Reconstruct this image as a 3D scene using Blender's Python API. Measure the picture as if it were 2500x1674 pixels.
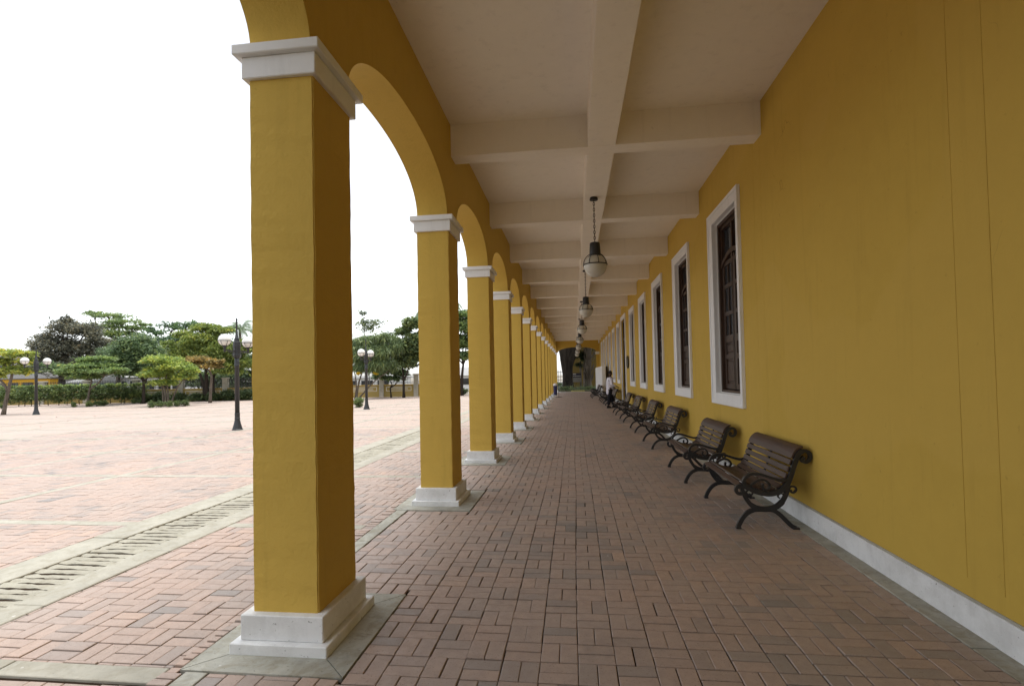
import bpy, bmesh, math, random
import numpy as np
from mathutils import Vector, Matrix

for o in list(bpy.data.objects):
    bpy.data.objects.remove(o)
SC = bpy.context.scene
COL = SC.collection
random.seed(7)
RNG = np.random.default_rng(11)

# ------------------------------------------------------------------ camera
CAM_H, YAW, PIT, ROL, FPX = 1.6, 0.1191, 0.0244, -0.0205, 1271.82
_cy, _sy = math.cos(YAW), math.sin(YAW)
_r, _f, _u = Vector((_cy, _sy, 0)), Vector((-_sy, _cy, 0)), Vector((0, 0, 1))
_f, _u = _f * math.cos(PIT) + _u * math.sin(PIT), _u * math.cos(PIT) - _f * math.sin(PIT)
_r, _u = _r * math.cos(ROL) + _u * math.sin(ROL), _u * math.cos(ROL) - _r * math.sin(ROL)
cam_d = bpy.data.cameras.new('camera')
cam_d.sensor_width = 36.0
cam_d.lens = FPX / 2500 * 36.0
cam_d.shift_x = 0.0007
cam_d.shift_y = 0.0194
cam_d.clip_start = 0.05
cam_d.clip_end = 3000
cam = bpy.data.objects.new('camera', cam_d)
COL.objects.link(cam)
cam.matrix_world = Matrix(((_r.x, _u.x, -_f.x, 0), (_r.y, _u.y, -_f.y, 0), (_r.z, _u.z, -_f.z, CAM_H), (0, 0, 0, 1)))
SC.camera = cam

# ------------------------------------------------------------------ sky, sun, exposure
SUN_EL, SUN_AZ = math.radians(84), math.radians(75)      # almost overhead behind bright cloud
world = bpy.data.worlds.new('World')
SC.world = world
world.use_nodes = True
wn = world.node_tree
wn.nodes.clear()
w_out = wn.nodes.new('ShaderNodeOutputWorld')
w_bg = wn.nodes.new('ShaderNodeBackground')
w_sky = wn.nodes.new('ShaderNodeTexSky')
w_sky.sky_type = 'NISHITA'
w_sky.sun_disc = False
w_sky.sun_elevation = SUN_EL
w_sky.sun_rotation = SUN_AZ
w_sky.air_density = 1.0
w_sky.dust_density = 1.0
w_sky.ozone_density = 1.0
w_hs = wn.nodes.new('ShaderNodeHueSaturation')
w_hs.inputs['Saturation'].default_value = 0.22
w_bg.inputs['Strength'].default_value = 0.12
wn.links.new(w_sky.outputs[0], w_hs.inputs['Color'])
wn.links.new(w_hs.outputs[0], w_bg.inputs['Color'])
wn.links.new(w_bg.outputs[0], w_out.inputs['Surface'])
sun_d = bpy.data.lights.new('sun', 'SUN')
sun_d.energy = 1.35
sun_d.angle = math.radians(40)
sun_d.color = (1.0, 0.98, 0.95)
sun = bpy.data.objects.new('sun', sun_d)
COL.objects.link(sun)
sun.rotation_euler = Vector((math.sin(SUN_AZ) * math.cos(SUN_EL), math.cos(SUN_AZ) * math.cos(SUN_EL), math.sin(SUN_EL))).to_track_quat('Z', 'Y').to_euler()
SC.view_settings.view_transform = 'Standard'
SC.view_settings.look = 'None'
SC.view_settings.gamma = 1.0
SC.view_settings.use_curve_mapping = False
SC.view_settings.exposure = 1.42
SC.cycles.max_bounces = 8
SC.cycles.diffuse_bounces = 6
SC.cycles.transparent_max_bounces = 8

# ------------------------------------------------------------------ helpers: projection for planting things at their own distance
def depth_of(p):
    return (Vector(p) - Vector((0, 0, CAM_H))).dot(_f)

def at(u, v, y):
    d = _r * ((u - 1248.26) / FPX) - _u * ((v - 885.57) / FPX) + _f
    return Vector((0, 0, CAM_H)) + d * (y / d.y)

def project(p):
    q = np.asarray(p, float) - np.array([0, 0, CAM_H])
    z = q @ np.array(_f)
    z = np.where(z > 0.05, z, 0.05)
    return 1248.26 + FPX * (q @ np.array(_r)) / z, 885.57 - FPX * (q @ np.array(_u)) / z, q @ np.array(_f)

# ------------------------------------------------------------------ helpers: objects
def link(o, parent=None):
    COL.objects.link(o)
    if parent is not None:
        o.parent = parent
    return o

def tag(o, label=None, cat=None, group=None, kind=None):
    if label: o['label'] = label
    if cat: o['category'] = cat
    if group: o['group'] = group
    if kind: o['kind'] = kind
    return o

def empty(name, loc=(0, 0, 0), rz=0.0, parent=None):
    o = bpy.data.objects.new(name, None)
    o.empty_display_size = 0.1
    o.location = loc
    o.rotation_euler = (0, 0, rz)
    return link(o, parent)

def use(name, mesh, parent=None, loc=(0, 0, 0), rz=0.0):
    o = bpy.data.objects.new(name, mesh)
    o.location = loc
    o.rotation_euler = (0, 0, rz)
    return link(o, parent)

class MB:
    """collects simple solids and turns them into one mesh"""
    def __init__(self):
        self.v, self.f, self.s = [], [], []
    def add(self, verts, faces, smooth=False):
        b = len(self.v)
        self.v += [tuple(p) for p in verts]
        for q in faces:
            self.f.append(tuple(b + i for i in q))
            self.s.append(smooth)
        return self
    def box(self, x0, x1, y0, y1, z0, z1, ch=0.0):
        if ch <= 0:
            self.add([(x0, y0, z0), (x1, y0, z0), (x1, y1, z0), (x0, y1, z0), (x0, y0, z1), (x1, y0, z1), (x1, y1, z1), (x0, y1, z1)],
                     [(0, 3, 2, 1), (4, 5, 6, 7), (0, 1, 5, 4), (1, 2, 6, 5), (2, 3, 7, 6), (3, 0, 4, 7)])
        else:
            bm = bmesh.new()
            bmesh.ops.create_cube(bm, size=1.0)
            for q in bm.verts:
                q.co = Vector(((x0 + x1) / 2 + q.co.x * (x1 - x0), (y0 + y1) / 2 + q.co.y * (y1 - y0), (z0 + z1) / 2 + q.co.z * (z1 - z0)))
            bmesh.ops.bevel(bm, geom=bm.edges[:], offset=ch, segments=1, affect='EDGES')
            self.bm(bm)
        return self
    def bm(self, bm, smooth=False):
        bm.verts.index_update()
        self.add([q.co[:] for q in bm.verts], [[q.index for q in f.verts] for f in bm.faces], smooth)
        bm.free()
        return self
    def obox(self, c, ax, ay, az):
        """box from centre and three half-axis vectors"""
        c, ax, ay, az = Vector(c), Vector(ax), Vector(ay), Vector(az)
        P = [c + ax * i + ay * j + az * k for k in (-1, 1) for j in (-1, 1) for i in (-1, 1)]
        return self.add(P, [(0, 2, 3, 1), (4, 5, 7, 6), (0, 1, 5, 4), (1, 3, 7, 5), (3, 2, 6, 7), (2, 0, 4, 6)])
    def prism(self, poly, axis, a0, a1, smooth=False):
        """poly: list of 2D points; axis 'x': (y,z), 'y': (x,z), 'z': (x,y)"""
        n = len(poly)
        def P(p, a):
            return (a, p[0], p[1]) if axis == 'x' else (p[0], a, p[1]) if axis == 'y' else (p[0], p[1], a)
        V = [P(p, a0) for p in poly] + [P(p, a1) for p in poly]
        self.add(V, [tuple(range(n))[::-1], tuple(range(n, 2 * n))])
        self.add(V, [(i, (i + 1) % n, n + (i + 1) % n, n + i) for i in range(n)], smooth)
        return self
    def tube(self, pts, rad, n=6, smooth=True, flat=None):
        pts = [Vector(p) for p in pts]
        m = len(pts)
        if not hasattr(rad, '__len__'): rad = [rad] * m
        V = []
        up = None
        for i, p in enumerate(pts):
            t = (pts[min(i + 1, m - 1)] - pts[max(i - 1, 0)])
            t = t.normalized() if t.length > 1e-9 else Vector((0, 0, 1))
            if up is None:
                up = Vector((0, 0, 1)) if abs(t.z) < 0.9 else Vector((1, 0, 0))
            a = t.cross(up)
            if a.length < 1e-4: a = t.cross(Vector((0, 1, 0)))
            a.normalize()
            b = a.cross(t).normalized()
            up = b
            for k in range(n):
                w = 2 * math.pi * k / n
                V.append(p + a * (math.cos(w) * rad[i]) + b * (math.sin(w) * rad[i]))
        F = [(i * n + k, i * n + (k + 1) % n, (i + 1) * n + (k + 1) % n, (i + 1) * n + k) for i in range(m - 1) for k in range(n)]
        self.add(V, F + [tuple(range(n))[::-1], tuple(range((m - 1) * n, m * n))], smooth)
        return self
    def bar(self, pts, w, d, axis='y', off=0.0):
        """flat bar of in-plane width w following a curve in the x-z plane, depth d along y"""
        m = len(pts)
        P = [Vector((p[0], 0, p[1])) for p in pts]
        L, Rr = [], []
        for i in range(m):
            t = (P[min(i + 1, m - 1)] - P[max(i - 1, 0)]).normalized()
            nrm = Vector((-t.z, 0, t.x))
            ww = w[i] if hasattr(w, '__len__') else w
            L.append(P[i] + nrm * ww / 2)
            Rr.append(P[i] - nrm * ww / 2)
        V = []
        for i in range(m):
            for q, y in ((L[i], -d / 2), (L[i], d / 2), (Rr[i], d / 2), (Rr[i], -d / 2)):
                V.append((q.x, off + y, q.z))
        F = [(4 * i + k, 4 * i + (k + 1) % 4, 4 * i + 4 + (k + 1) % 4, 4 * i + 4 + k) for i in range(m - 1) for k in range(4)]
        return self.add(V, F + [(3, 2, 1, 0), (4 * m - 4, 4 * m - 3, 4 * m - 2, 4 * m - 1)])
    def lathe(self, prof, n=16, c=(0, 0, 0), smooth=True):
        V = [(c[0] + r * math.cos(2 * math.pi * k / n), c[1] + r * math.sin(2 * math.pi * k / n), c[2] + z) for r, z in prof for k in range(n)]
        m = len(prof)
        F = [(i * n + k, i * n + (k + 1) % n, (i + 1) * n + (k + 1) % n, (i + 1) * n + k) for i in range(m - 1) for k in range(n)]
        return self.add(V, F + [tuple(range(n))[::-1], tuple(range((m - 1) * n, m * n))], smooth)
    def ball(self, c, r, n=16, m=10, sz=1.0):
        return self.lathe([(max(1e-4, r * math.sin(math.pi * i / m)), -r * sz * math.cos(math.pi * i / m)) for i in range(m + 1)], n, c)
    def torus(self, c, R, r, axis='z', n=20, m=6, sx=1.0):
        V, F = [], []
        for i in range(n):
            a = 2 * math.pi * i / n
            for k in range(m):
                b = 2 * math.pi * k / m
                p, q, z = (R + r * math.cos(b)) * math.cos(a), (R + r * math.cos(b)) * math.sin(a) * sx, r * math.sin(b)
                V.append((c[0] + p, c[1] + q, c[2] + z) if axis == 'z' else (c[0] + p, c[1] + z, c[2] + q) if axis == 'y' else (c[0] + z, c[1] + p, c[2] + q))
        F = [(i * m + k, ((i + 1) % n) * m + k, ((i + 1) % n) * m + (k + 1) % m, i * m + (k + 1) % m) for i in range(n) for k in range(m)]
        return self.add(V, F, True)
    def mesh(self, name, mat):
        me = bpy.data.meshes.new(name)
        me.from_pydata(self.v, [], self.f)
        me.polygons.foreach_set('use_smooth', self.s)
        for m_ in (mat if isinstance(mat, (list, tuple)) else [mat]):
            me.materials.append(m_)
        bm = bmesh.new()
        bm.from_mesh(me)
        bmesh.ops.recalc_face_normals(bm, faces=bm.faces[:])
        bm.to_mesh(me)
        bm.free()
        return me
    def build(self, name, mat, parent=None, loc=(0, 0, 0), rz=0.0):
        return use(name, self.mesh(name, mat), parent, loc, rz)

# ------------------------------------------------------------------ materials
class NT:
    def __init__(self, name):
        self.m = bpy.data.materials.new(name)
        self.m.use_nodes = True
        self.t = self.m.node_tree
        self.b = self.t.nodes['Principled BSDF']
        self.out = self.t.nodes['Material Output']
        self.x = 0
    def n(self, typ, **kw):
        q = self.t.nodes.new(typ)
        for k, v in kw.items():
            if k in q.inputs.keys() if isinstance(k, str) else False:
                q.inputs[k].default_value = v
            else:
                setattr(q, k, v)
        return q
    def l(self, a, b):
        self.t.links.new(a, b)
    def coord(self, kind='Object'):
        return self.n('ShaderNodeTexCoord').outputs[kind]
    def pos(self):
        return self.n('ShaderNodeNewGeometry').outputs['Position']
    def noise(self, vec, scale, detail=4.0, rough=0.55, dist=0.0):
        q = self.n('ShaderNodeTexNoise')
        q.inputs['Scale'].default_value = scale
        q.inputs['Detail'].default_value = detail
        q.inputs['Roughness'].default_value = rough
        q.inputs['Distortion'].default_value = dist
        if vec is not None: self.l(vec, q.inputs['Vector'])
        return q.outputs['Fac']
    def ramp(self, fac, stops):
        q = self.n('ShaderNodeValToRGB')
        e = q.color_ramp.elements
        while len(e) < len(stops): e.new(0.5)
        for i, (p, c) in enumerate(stops):
            e[i].position = p
            e[i].color = (*c, 1) if len(c) == 3 else c
        self.l(fac, q.inputs['Fac'])
        return q.outputs['Color']
    def math(self, op, a, b=None, c=None):
        q = self.n('ShaderNodeMath', operation=op)
        for i, s in enumerate((a, b, c)):
            if s is None: continue
            if isinstance(s, (int, float)): q.inputs[i].default_value = s
            else: self.l(s, q.inputs[i])
        return q.outputs[0]
    def mix(self, fac, a, b, blend='MIX'):
        q = self.n('ShaderNodeMix', data_type='RGBA', blend_type=blend)
        for i, s in ((0, fac), (6, a), (7, b)):
            if isinstance(s, (int, float)): q.inputs[i].default_value = s
            elif isinstance(s, tuple): q.inputs[i].default_value = (*s, 1)
            else: self.l(s, q.inputs[i])
        return q.outputs[2]
    def bump(self, h, strength=0.3, dist=0.01, prev=None):
        q = self.n('ShaderNodeBump')
        q.inputs['Strength'].default_value = strength
        q.inputs['Distance'].default_value = dist
        self.l(h, q.inputs['Height'])
        if prev is not None: self.l(prev, q.inputs['Normal'])
        return q.outputs['Normal']
    def done(self, color=None, rough=0.8, normal=None, spec=0.3, metal=0.0):
        if color is not None:
            if isinstance(color, tuple): self.b.inputs['Base Color'].default_value = (*color, 1)
            else: self.l(color, self.b.inputs['Base Color'])
        if isinstance(rough, (int, float)): self.b.inputs['Roughness'].default_value = rough
        else: self.l(rough, self.b.inputs['Roughness'])
        if normal is not None: self.l(normal, self.b.inputs['Normal'])
        self.b.inputs['Specular IOR Level'].default_value = spec
        self.b.inputs['Metallic'].default_value = metal
        return self.m

def scaled(c, k):
    return tuple(x * k for x in c)

def mat_plaster(name, col, bump=0.35, stain=0.25, grime=0.0, lumpy=False, cracks=0.0):
    t = NT(name)
    p = t.pos()
    big = t.noise(p, 0.9, 5, 0.6, 0.4)
    mid = t.noise(p, 7, 5, 0.6)
    fine = t.noise(p, 34, 7, 0.72)
    c = t.mix(t.math('MULTIPLY', big, stain), col, scaled(col, 0.72))
    c = t.mix(t.ramp(mid, [(0.35, (0, 0, 0)), (0.75, (0.22, 0.22, 0.22))]), c, scaled(col, 1.12))
    # rain streaks and scuffs
    mp = t.n('ShaderNodeMapping')
    mp.inputs['Scale'].default_value = (3.0, 3.0, 0.22)
    t.l(p, mp.inputs['Vector'])
    st = t.ramp(t.noise(mp.outputs[0], 3.0, 6, 0.65), [(0.55, (0, 0, 0)), (0.8, (0.3, 0.3, 0.3))])
    c = t.mix(st, c, scaled(col, 0.62))
    sp = t.ramp(t.noise(p, 24, 3, 0.5), [(0.70, (0, 0, 0)), (0.78, (0.35, 0.35, 0.35))])
    c = t.mix(sp, c, scaled(col, 0.55))
    if grime > 0:
        gm = t.ramp(t.noise(p, 4.0, 6, 0.7), [(0.42, (0, 0, 0)), (0.62, (grime, grime, grime))])
        c = t.mix(gm, c, (0.20, 0.19, 0.16))
        g2 = t.ramp(t.noise(p, 38, 4, 0.6), [(0.66, (0, 0, 0)), (0.72, (0.7, 0.7, 0.7))])
        c = t.mix(g2, c, (0.16, 0.15, 0.13))
    h = t.math('ADD', t.math('MULTIPLY', fine, 0.5), t.math('MULTIPLY', mid, 0.8))
    if cracks > 0:
        wp = t.n('ShaderNodeVectorMath', operation='ADD')
        wn2 = t.n('ShaderNodeTexNoise')
        wn2.inputs['Scale'].default_value = 2.2
        wn2.inputs['Detail'].default_value = 2.0
        t.l(p, wn2.inputs['Vector'])
        t.l(p, wp.inputs[0]); t.l(wn2.outputs['Color'], wp.inputs[1])
        vr = t.n('ShaderNodeTexVoronoi', feature='DISTANCE_TO_EDGE')
        vr.inputs['Scale'].default_value = 0.55
        t.l(wp.outputs[0], vr.inputs['Vector'])
        mask = t.ramp(t.noise(p, 0.75, 3, 0.5), [(0.60, (0, 0, 0)), (0.68, (1, 1, 1))])
        ln = t.math('MULTIPLY', t.math('LESS_THAN', vr.outputs['Distance'], 0.0013), mask)
        c = t.mix(t.math('MULTIPLY', ln, cracks), c, scaled(col, 0.38))
        # patched, slightly different repaint
        pt_ = t.ramp(t.noise(p, 0.42, 2, 0.4, 0.2), [(0.50, (0, 0, 0)), (0.515, (0.22, 0.22, 0.22))])
        c = t.mix(pt_, c, (col[0] * 1.05, col[1] * 1.06, col[2] * 1.35))
    if lumpy:
        h = t.math('ADD', h, t.math('MULTIPLY', t.noise(p, 20, 5, 0.65), 0.9))
    return t.done(c, 0.85, t.bump(h, bump, 0.015 if lumpy else 0.012), 0.2)

def mat_brick(name, tintable=True):
    t = NT(name)
    p = t.pos()
    a = t.n('ShaderNodeAttribute', attribute_name='tint')
    tone = a.outputs['Fac']
    c = t.ramp(tone, [(0.0, (0.25, 0.23, 0.215)), (0.12, (0.33, 0.28, 0.25)), (0.3, (0.415, 0.32, 0.268)), (0.7, (0.475, 0.35, 0.283)), (1.0, (0.53, 0.37, 0.27))])
    dust = t.noise(p, 1.1, 5, 0.6, 0.3)
    c = t.mix(t.ramp(dust, [(0.4, (0, 0, 0)), (0.72, (0.5, 0.5, 0.5))]), c, (0.42, 0.37, 0.33))
    grey = t.noise(p, 2.6, 6, 0.7, 0.8)
    c = t.mix(t.ramp(grey, [(0.54, (0, 0, 0)), (0.72, (0.42, 0.42, 0.42))]), c, (0.25, 0.215, 0.19))
    mp = t.n('ShaderNodeMapping')
    mp.inputs['Scale'].default_value = (1.0, 1.0, 1.0)
    t.l(p, mp.inputs['Vector'])
    cl = t.noise(p, 14, 6, 0.65, 0.2)
    c = t.mix(t.ramp(cl, [(0.4, (0, 0, 0)), (0.75, (0.4, 0.4, 0.4))]), c, (0.30, 0.24, 0.205))
    pits = t.ramp(t.noise(p, 110, 3, 0.6), [(0.60, (0, 0, 0)), (0.72, (0.75, 0.75, 0.75))])
    c = t.mix(pits, c, (0.15, 0.11, 0.09))
    # droppings and chewing gum
    vor = t.n('ShaderNodeTexVoronoi')
    vor.inputs['Scale'].default_value = 3.3
    t.l(p, vor.inputs['Vector'])
    sep = t.n('ShaderNodeSeparateColor')
    t.l(vor.outputs['Color'], sep.inputs[0])
    pick = t.math('GREATER_THAN', sep.outputs[0], 0.72)
    rr = t.math('MULTIPLY', t.math('ADD', sep.outputs[1], 0.25), 0.05)
    wob = t.math('MULTIPLY', t.noise(p, 60, 2), 0.05)
    spot = t.math('MULTIPLY', pick, t.math('LESS_THAN', t.math('ADD', vor.outputs['Distance'], wob), t.math('ADD', rr, 0.012)))
    c = t.mix(t.math('MULTIPLY', spot, 0.6), c, (0.68, 0.66, 0.62))
    h = t.math('ADD', t.math('MULTIPLY', t.noise(p, 90, 4, 0.7), 0.5), t.math('MULTIPLY', cl, 0.9))
    rgh = t.ramp(cl, [(0.3, (0.46,) * 3), (0.7, (0.72,) * 3)])
    return t.done(c, rgh, t.bump(h, 0.35, 0.006), 0.35)

def mat_plaza_far(name):
    """brick basket-weave too far away to tell bricks apart"""
    t = NT(name)
    p = t.pos()
    s = t.n('ShaderNodeSeparateXYZ')
    t.l(p, s.inputs[0])
    u = t.math('DIVIDE', s.outputs[0], 0.2114)
    v = t.math('DIVIDE', s.outputs[1], 0.2021)
    fu, fv = t.math('FLOOR', u), t.math('FLOOR', v)
    par = t.math('MODULO', t.math('ABSOLUTE', t.math('ADD', fu, fv)), 2.0)
    uu = t.math('MULTIPLY', u, t.math('ADD', 1.0, par))
    vv = t.math('MULTIPLY', v, t.math('SUBTRACT', 2.0, par))
    cb = t.n('ShaderNodeCombineXYZ')
    t.l(t.math('FLOOR', uu), cb.inputs[0]); t.l(t.math('FLOOR', vv), cb.inputs[1])
    wn_ = t.n('ShaderNodeTexWhiteNoise', noise_dimensions='2D')
    t.l(cb.outputs[0], wn_.inputs['Vector'])
    c = t.ramp(wn_.outputs['Value'], [(0.0, (0.37, 0.31, 0.27)), (0.3, (0.42, 0.335, 0.285)), (0.7, (0.465, 0.36, 0.298)), (1.0, (0.51, 0.375, 0.29))])
    def edge(q, k):
        fr = t.math('FRACT', q)
        return t.math('LESS_THAN', t.math('MINIMUM', fr, t.math('SUBTRACT', 1.0, fr)), k)
    jo = t.math('MAXIMUM', edge(uu, 0.02), edge(vv, 0.02))
    dust = t.noise(p, 1.1, 5, 0.6, 0.3)
    c = t.mix(t.ramp(dust, [(0.4, (0, 0, 0)), (0.72, (0.5, 0.5, 0.5))]), c, (0.43, 0.37, 0.325))
    far = t.noise(p, 0.22, 5, 0.65, 0.6)
    c = t.mix(t.ramp(far, [(0.35, (0, 0, 0)), (0.7, (0.45, 0.45, 0.45))]), c, (0.47, 0.40, 0.35))
    c = t.mix(t.math('MULTIPLY', jo, 0.7), c, (0.09, 0.06, 0.045))
    return t.done(c, 0.8, None, 0.3)

def mat_concrete(name, col, speck=0.6, stain=0.5, bump=0.3):
    t = NT(name)
    p = t.pos()
    a = t.noise(p, 2.2, 6, 0.65, 0.5)
    b = t.noise(p, 26, 5, 0.65)
    c = t.mix(t.ramp(a, [(0.35, (0, 0, 0)), (0.7, (stain, stain, stain))]), col, scaled(col, 0.55))
    c = t.mix(t.ramp(b, [(0.35, (0, 0, 0)), (0.8, (0.4, 0.4, 0.4))]), c, scaled(col, 1.2))
    e = t.noise(p, 6.5, 6, 0.7, 0.6)
    c = t.mix(t.ramp(e, [(0.47, (0, 0, 0)), (0.62, (stain * 0.7,) * 3)]), c, (col[0] * 0.62, col[1] * 0.58, col[2] * 0.50))
    d = t.ramp(t.noise(p, 70, 3, 0.6), [(0.64, (0, 0, 0)), (0.70, (speck, speck, speck))])
    c = t.mix(d, c, scaled(col, 0.45))
    vor = t.n('ShaderNodeTexVoronoi')
    vor.inputs['Scale'].default_value = 9.0
    t.l(p, vor.inputs['Vector'])
    sep = t.n('ShaderNodeSeparateColor')
    t.l(vor.outputs['Color'], sep.inputs[0])
    w = t.math('MULTIPLY', t.math('GREATER_THAN', sep.outputs[0], 0.6), t.math('LESS_THAN', t.math('ADD', vor.outputs['Distance'], t.math('MULTIPLY', b, 0.12)), t.math('MULTIPLY', sep.outputs[1], 0.20)))
    c = t.mix(t.math('MULTIPLY', w, 0.55), c, (0.62, 0.61, 0.57))
    h = t.math('ADD', t.math('MULTIPLY', t.noise(p, 120, 3, 0.7), 0.4), b)
    return t.done(c, 0.85, t.bump(h, bump, 0.006), 0.25)

def mat_plain(name, col, rough=0.5, var=0.2, scale=8.0, spec=0.4, bump=0.0, metal=0.0):
    t = NT(name)
    p = t.coord()
    n = t.noise(p, scale, 5, 0.6)
    c = t.mix(t.math('MULTIPLY', n, var * 2), scaled(col, 1.0 + var * 0.5), scaled(col, 1.0 - var))
    return t.done(c, rough, t.bump(t.noise(p, scale * 6, 3), bump, 0.004) if bump else None, spec, metal)

def mat_wood(name, col, axis=1, rough=0.5):
    t = NT(name)
    p = t.pos()
    mp = t.n('ShaderNodeMapping')
    sc = [26.0, 26.0, 26.0]
    sc[axis] = 1.3
    mp.inputs['Scale'].default_value = sc
    t.l(p, mp.inputs['Vector'])
    g = t.noise(mp.outputs[0], 1.6, 6, 0.65, 0.6)
    oi = t.n('ShaderNodeObjectInfo')
    c = t.ramp(g, [(0.3, scaled(col, 0.62)), (0.55, col), (0.8, scaled(col, 1.3))])
    c = t.mix(t.math('MULTIPLY', oi.outputs['Random'], 0.4), c, scaled(col, 0.6))
    return t.done(c, rough, t.bump(g, 0.25, 0.004), 0.4)

def mat_leaf(name, col, trans=0.35, var=0.5):
    t = NT(name)
    a = t.n('ShaderNodeAttribute', attribute_name='tint')
    c2 = (min(1, col[0] * 1.9), min(1, col[1] * 1.55), col[2] * 1.1)
    c = t.ramp(a.outputs['Fac'], [(0.0, scaled(col, 0.5)), (0.45, col), (0.8, c2), (1.0, (col[0] * 2.6, col[1] * 1.7, col[2] * 1.2))])
    t.l(c, t.b.inputs['Base Color'])
    t.b.inputs['Roughness'].default_value = 0.42
    t.b.inputs['Specular IOR Level'].default_value = 0.55
    tr = t.n('ShaderNodeBsdfTranslucent')
    t.l(c, tr.inputs['Color'])
    ms = t.n('ShaderNodeMixShader')
    ms.inputs[0].default_value = trans
    t.l(t.b.outputs[0], ms.inputs[1])
    t.l(tr.outputs[0], ms.inputs[2])
    t.l(ms.outputs[0], t.out.inputs['Surface'])
    return t.m

def mat_bark(name, col, scale=9.0):
    t = NT(name)
    p = t.coord()
    mp = t.n('ShaderNodeMapping')
    mp.inputs['Scale'].default_value = (1, 1, 0.2)
    t.l(p, mp.inputs['Vector'])
    n = t.noise(mp.outputs[0], scale, 7, 0.7, 0.8)
    c = t.ramp(n, [(0.3, scaled(col, 0.4)), (0.55, col), (0.75, scaled(col, 1.5))])
    return t.done(c, 0.9, t.bump(n, 0.9, 0.05), 0.2)

M = {}
YEL = (0.585, 0.395, 0.076)
M['yellow'] = mat_plaster('yellow_plaster', YEL, 0.3, 0.4, 0.0, False, 0.8)
M['yellow_rough'] = mat_plaster('yellow_rough_plaster', (0.62, 0.42, 0.09), 0.42, 0.3, 0.0, True)
M['white'] = mat_plaster('white_paint', (0.80, 0.805, 0.80), 0.3, 0.10)
M['white_dirty'] = mat_plaster('white_paint_scuffed', (0.79, 0.80, 0.80), 0.5, 0.15, 0.20)
M['ceiling'] = mat_plaster('ceiling_paint', (0.88, 0.83, 0.745), 0.12, 0.12)
M['brick'] = mat_brick('paving_brick')
M['plaza'] = mat_plaza_far('plaza_paving')
M['joint'] = mat_plain('joint_sand', (0.035, 0.022, 0.014), 0.95, 0.4, 30, 0.1)
M['concrete'] = mat_concrete('concrete', (0.46, 0.455, 0.395), 0.9, 1.0, 0.4)
M['concrete_light'] = mat_concrete('pale_concrete', (0.43, 0.412, 0.345), 0.5, 0.6)
M['stone'] = mat_concrete('rough_stone', (0.40, 0.38, 0.31), 0.7, 0.5, 0.9)
M['iron'] = mat_plain('black_iron', (0.017, 0.017, 0.019), 0.42, 0.3, 14, 0.5, 0.15)
M['lamp_iron'] = mat_plain('dark_painted_steel', (0.022, 0.024, 0.027), 0.45, 0.3, 10, 0.5, 0.1)
M['chain'] = mat_plain('rusty_chain', (0.05, 0.026, 0.012), 0.6, 0.5, 60, 0.4)
M['bench_wood'] = mat_wood('bench_wood', (0.078, 0.046, 0.034), 1, 0.5)
M['door_wood'] = mat_wood('dark_door_wood', (0.058, 0.032, 0.020), 2, 0.45)
M['glass'] = mat_plain('window_glass', (0.035, 0.042, 0.05), 0.06, 0.3, 3, 0.9)
M['opal'] = mat_plain('opal_glass', (0.74, 0.74, 0.70), 0.18, 0.06, 4, 0.5)
M['opal_old'] = mat_plain('yellowed_opal_glass', (0.56, 0.55, 0.49), 0.2, 0.08, 5, 0.5)
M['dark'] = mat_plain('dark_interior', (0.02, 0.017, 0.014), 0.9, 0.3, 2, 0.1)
M['ground'] = mat_concrete('dusty_ground', (0.30, 0.27, 0.22))
M['bed'] = mat_plain('silt', (0.20, 0.175, 0.13), 0.95, 0.4, 9, 0.1)
M['soil'] = mat_plain('soil', (0.13, 0.10, 0.065), 0.95, 0.4, 5, 0.1)

# ------------------------------------------------------------------ numpy meshes with a per-face tint
def np_mesh(name, V, F, mat, tint=None, smooth=False):
    V = np.asarray(V, np.float32).reshape(-1, 3)
    F = np.asarray(F, np.int32)
    me = bpy.data.meshes.new(name)
    n, k = F.shape
    me.vertices.add(len(V))
    me.vertices.foreach_set('co', V.ravel())
    me.loops.add(n * k)
    me.loops.foreach_set('vertex_index', F.ravel())
    me.polygons.add(n)
    me.polygons.foreach_set('loop_start', np.arange(0, n * k, k, dtype=np.int32))
    try:
        me.polygons.foreach_set('loop_total', np.full(n, k, np.int32))
    except Exception:
        pass
    me.polygons.foreach_set('use_smooth', np.full(n, bool(smooth)))
    if tint is not None:
        at_ = me.attributes.new('tint', 'FLOAT', 'FACE')
        at_.data.foreach_set('value', np.asarray(tint, np.float32))
    me.materials.append(mat)
    me.update(calc_edges=True)
    me.validate()
    return me

BF = np.array([(0, 1, 2, 3), (4, 5, 1, 0), (5, 6, 2, 1), (6, 7, 3, 2), (7, 4, 0, 3), (8, 9, 5, 4), (9, 10, 6, 5), (10, 11, 7, 6), (11, 8, 4, 7)])

def brick_verts(cx, cy, hx, hy, cz, tx, ty, rot, ch=0.0035, deep=0.03):
    """arrays of bricks -> (N,12,3); top face on ring 0-3, chamfer ring 4-7, bottom ring 8-11"""
    N = len(cx)
    sx = np.array([-1, 1, 1, -1]); sy = np.array([-1, -1, 1, 1])
    V = np.zeros((N, 12, 3))
    for r, (ins, dz) in enumerate(((ch, 0.0), (0.0, -ch * 0.9), (0.0, -deep))):
        X = sx[None] * (hx[:, None] - ins); Y = sy[None] * (hy[:, None] - ins)
        c, s = np.cos(rot)[:, None], np.sin(rot)[:, None]
        V[:, 4 * r:4 * r + 4, 0] = X * c - Y * s
        V[:, 4 * r:4 * r + 4, 1] = X * s + Y * c
        V[:, 4 * r:4 * r + 4, 2] = dz + X * tx[:, None] + Y * ty[:, None]
    V[:, :, 0] += cx[:, None]; V[:, :, 1] += cy[:, None]; V[:, :, 2] += cz[:, None]
    return V

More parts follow.
